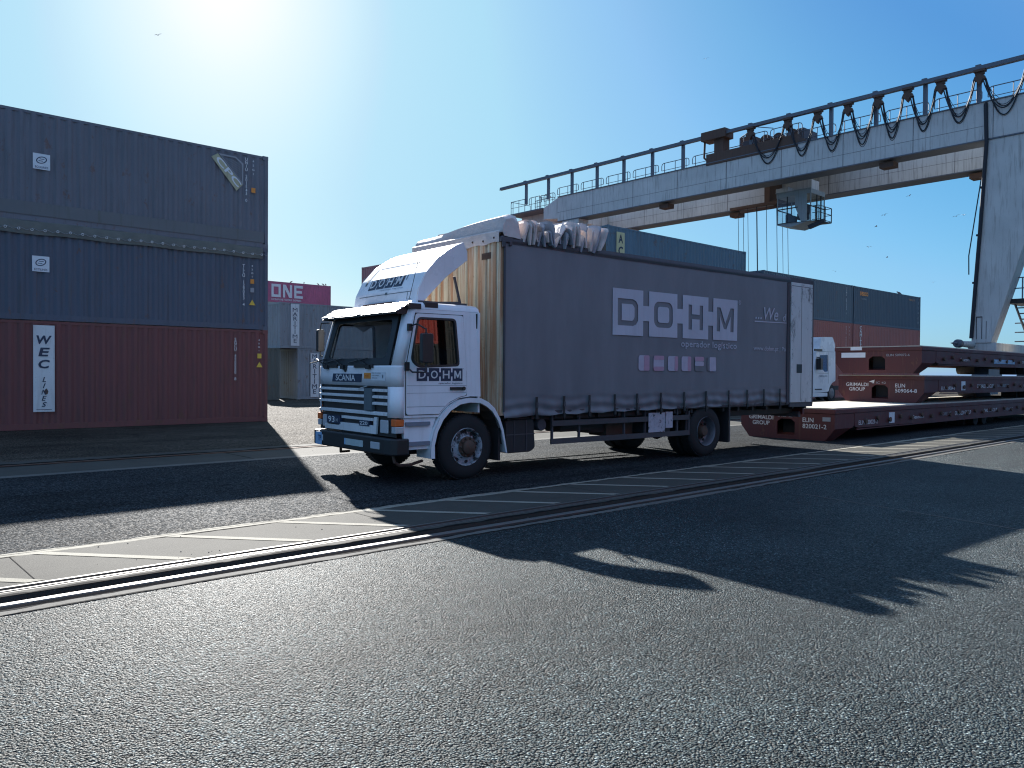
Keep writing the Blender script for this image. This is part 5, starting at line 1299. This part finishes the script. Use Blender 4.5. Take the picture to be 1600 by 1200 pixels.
# rear side panel, rear doors
m = MB(); m.box(8.55, 9.40, -.045, .0, 1.0, 3.60); rp = m.build("rear_side_panel", M_panel, TR, bevel=.006)
m = MB(); m.box(8.95, 8.96, -.0475, -.0455, 1.03, 3.58); m.box(8.56, 9.39, -.0475, -.0455, 3.52, 3.53); m.build("panel_seam", M_rail, rp)
m = MB(); m.box(8.78, 8.99, -.049, -.0455, 1.64, 1.83); m.build("black_hatch", M_black, rp)
m = MB()
for k in range(26): m.lathe([(0, 0), (.008, 0), (0, .006)], (8.6 if k % 2 else 9.36, -.046, 1.1+.095*k), YM, 6)
m.build("rivets", M_rustb, rp)
m = MB(); m.box(8.44, 8.55, -.02, .08, .96, 3.66); m.box(9.40, 9.47, -.03, .10, .96, 3.68); m.box(9.40, 9.47, FY-.1, FY+.03, .96, 3.68); m.box(8.55, 9.47, -.02, .06, 3.605, 3.70); m.box(8.55, 9.47, FY-.06, FY+.02, 3.605, 3.70); m.box(9.40, 9.47, .1, FY-.1, 3.58, 3.68); m.box(8.55, 9.46, -.03, .0, .90, .995)
m.build("rear_frame", M_rail, TR)
m = MB(); m.box(8.55, 9.40, FY, FY+.045, 1.0, 3.60); m.build("rear_side_panel", M_panel, TR)
for ya, yb in ((.1, 1.245), (1.255, FY-.1)):
    m = MB(); m.box(9.42, 9.46, ya, yb, 1.0, 3.57); m.build("rear_door", M_panel, TR)
m = MB(); m.box(9.2, 9.28, .15, FY-.15, .66, .78); ub = m.build("underrun_bar", M_rail, TR)
for y in (.1, FY-.5):
    m = MB(); m.box(9.28, 9.34, y, y+.4, .72, .86); m.build("tail_lamp", M_tail, TR)

# ================================================================== GULLS
gm = MB()
gm.lathe([(0, -.22), (.03, -.2), (.06, -.08), (.065, .03), (.04, .13), (.035, .17), (.0, .23)], (0, 0, 0), (1, 0, 0), 10)
for s in (-1, 1):
    gm.quadgrid([[(-.06, 0, .02), (-.10, s*.28, .14), (-.20, s*.62, .05)], [(.07, 0, .03), (.08, s*.28, .15), (-.10, s*.60, .06)]])
gmesh = gm.mesh("seagull", plain("gull_grey", (.35, .36, .38), .7))
GP = [((247, 55), 60, "seagull gliding high in the sky near the sun glare"), ((1103, 92), 70, "seagull in the open sky above the middle of the crane girder"), ((1382, 336), 60, "lone darker seagull circling under the rear girder"), ((1421, 306), 62, "seagull just below the rear girder near its floodlight"), ((1369, 354), 66, "pale seagull low beside the driver's cabin balcony"), ((1494, 338), 64, "seagull of the pair beside the crane leg, the one nearer the cabin"), ((1506, 336), 66, "seagull of the pair beside the crane leg, the one nearer the leg"), ((1357, 386), 70, "seagull flying level below the driver's cabin"), ((1386, 402), 72, "faint seagull over the dark teal containers"), ((1305, 424), 70, "seagull lowest in the sky, just above the container row"), ((1458, 441), 80, "distant seagull in the gap between container row and crane leg")]
for (x, y), dist, lab in GP:
    d = (fw+rt2*((x-800)/F)+up2*((600-y)/F)); p = Vector((0, 0, CAM_H))+d*dist
    o = link("seagull", gmesh, None, loc=p, rot=(random.uniform(-.4, .4), random.uniform(-.2, .2), random.uniform(0, 6))); o.scale = (.45,)*3; tag(o, lab, "bird", "gulls around the crane")
pm = MB(); pm.lathe([(0, -.25), (.03, -.2), (.07, -.05), (.08, .03), (.05, .10), (.05, .15), (.035, .2), (0, .24)], (0, 0, .14), (.8, 0, .5), 10); pm.tube([(0, .02, 0), (0, .02, .1)], .008, 4); pm.tube([(0, -.02, 0), (0, -.02, .1)], .008, 4)
pmesh = pm.mesh("seagull", plain("gull_dark", (.10, .10, .11), .7))
q = pt(1405, 458, 1, RY+.4)
tag(link("seagull", pmesh, None, loc=(q.x, q.y, ST+2.74*2), rot=(0, 0, 2)), "seagull perched on the roof edge of the dark teal container", "bird", "gulls resting on containers")
for k, x in enumerate((455, 475, 497, 505, 509)):
    q = pt(x, 445, 1, ONY+.3)
    tag(link("seagull", pmesh, None, loc=(q.x, q.y, zt), rot=(0, 0, k)), "seagull perched on the roof of the magenta container", "bird", "gulls resting on the magenta container")
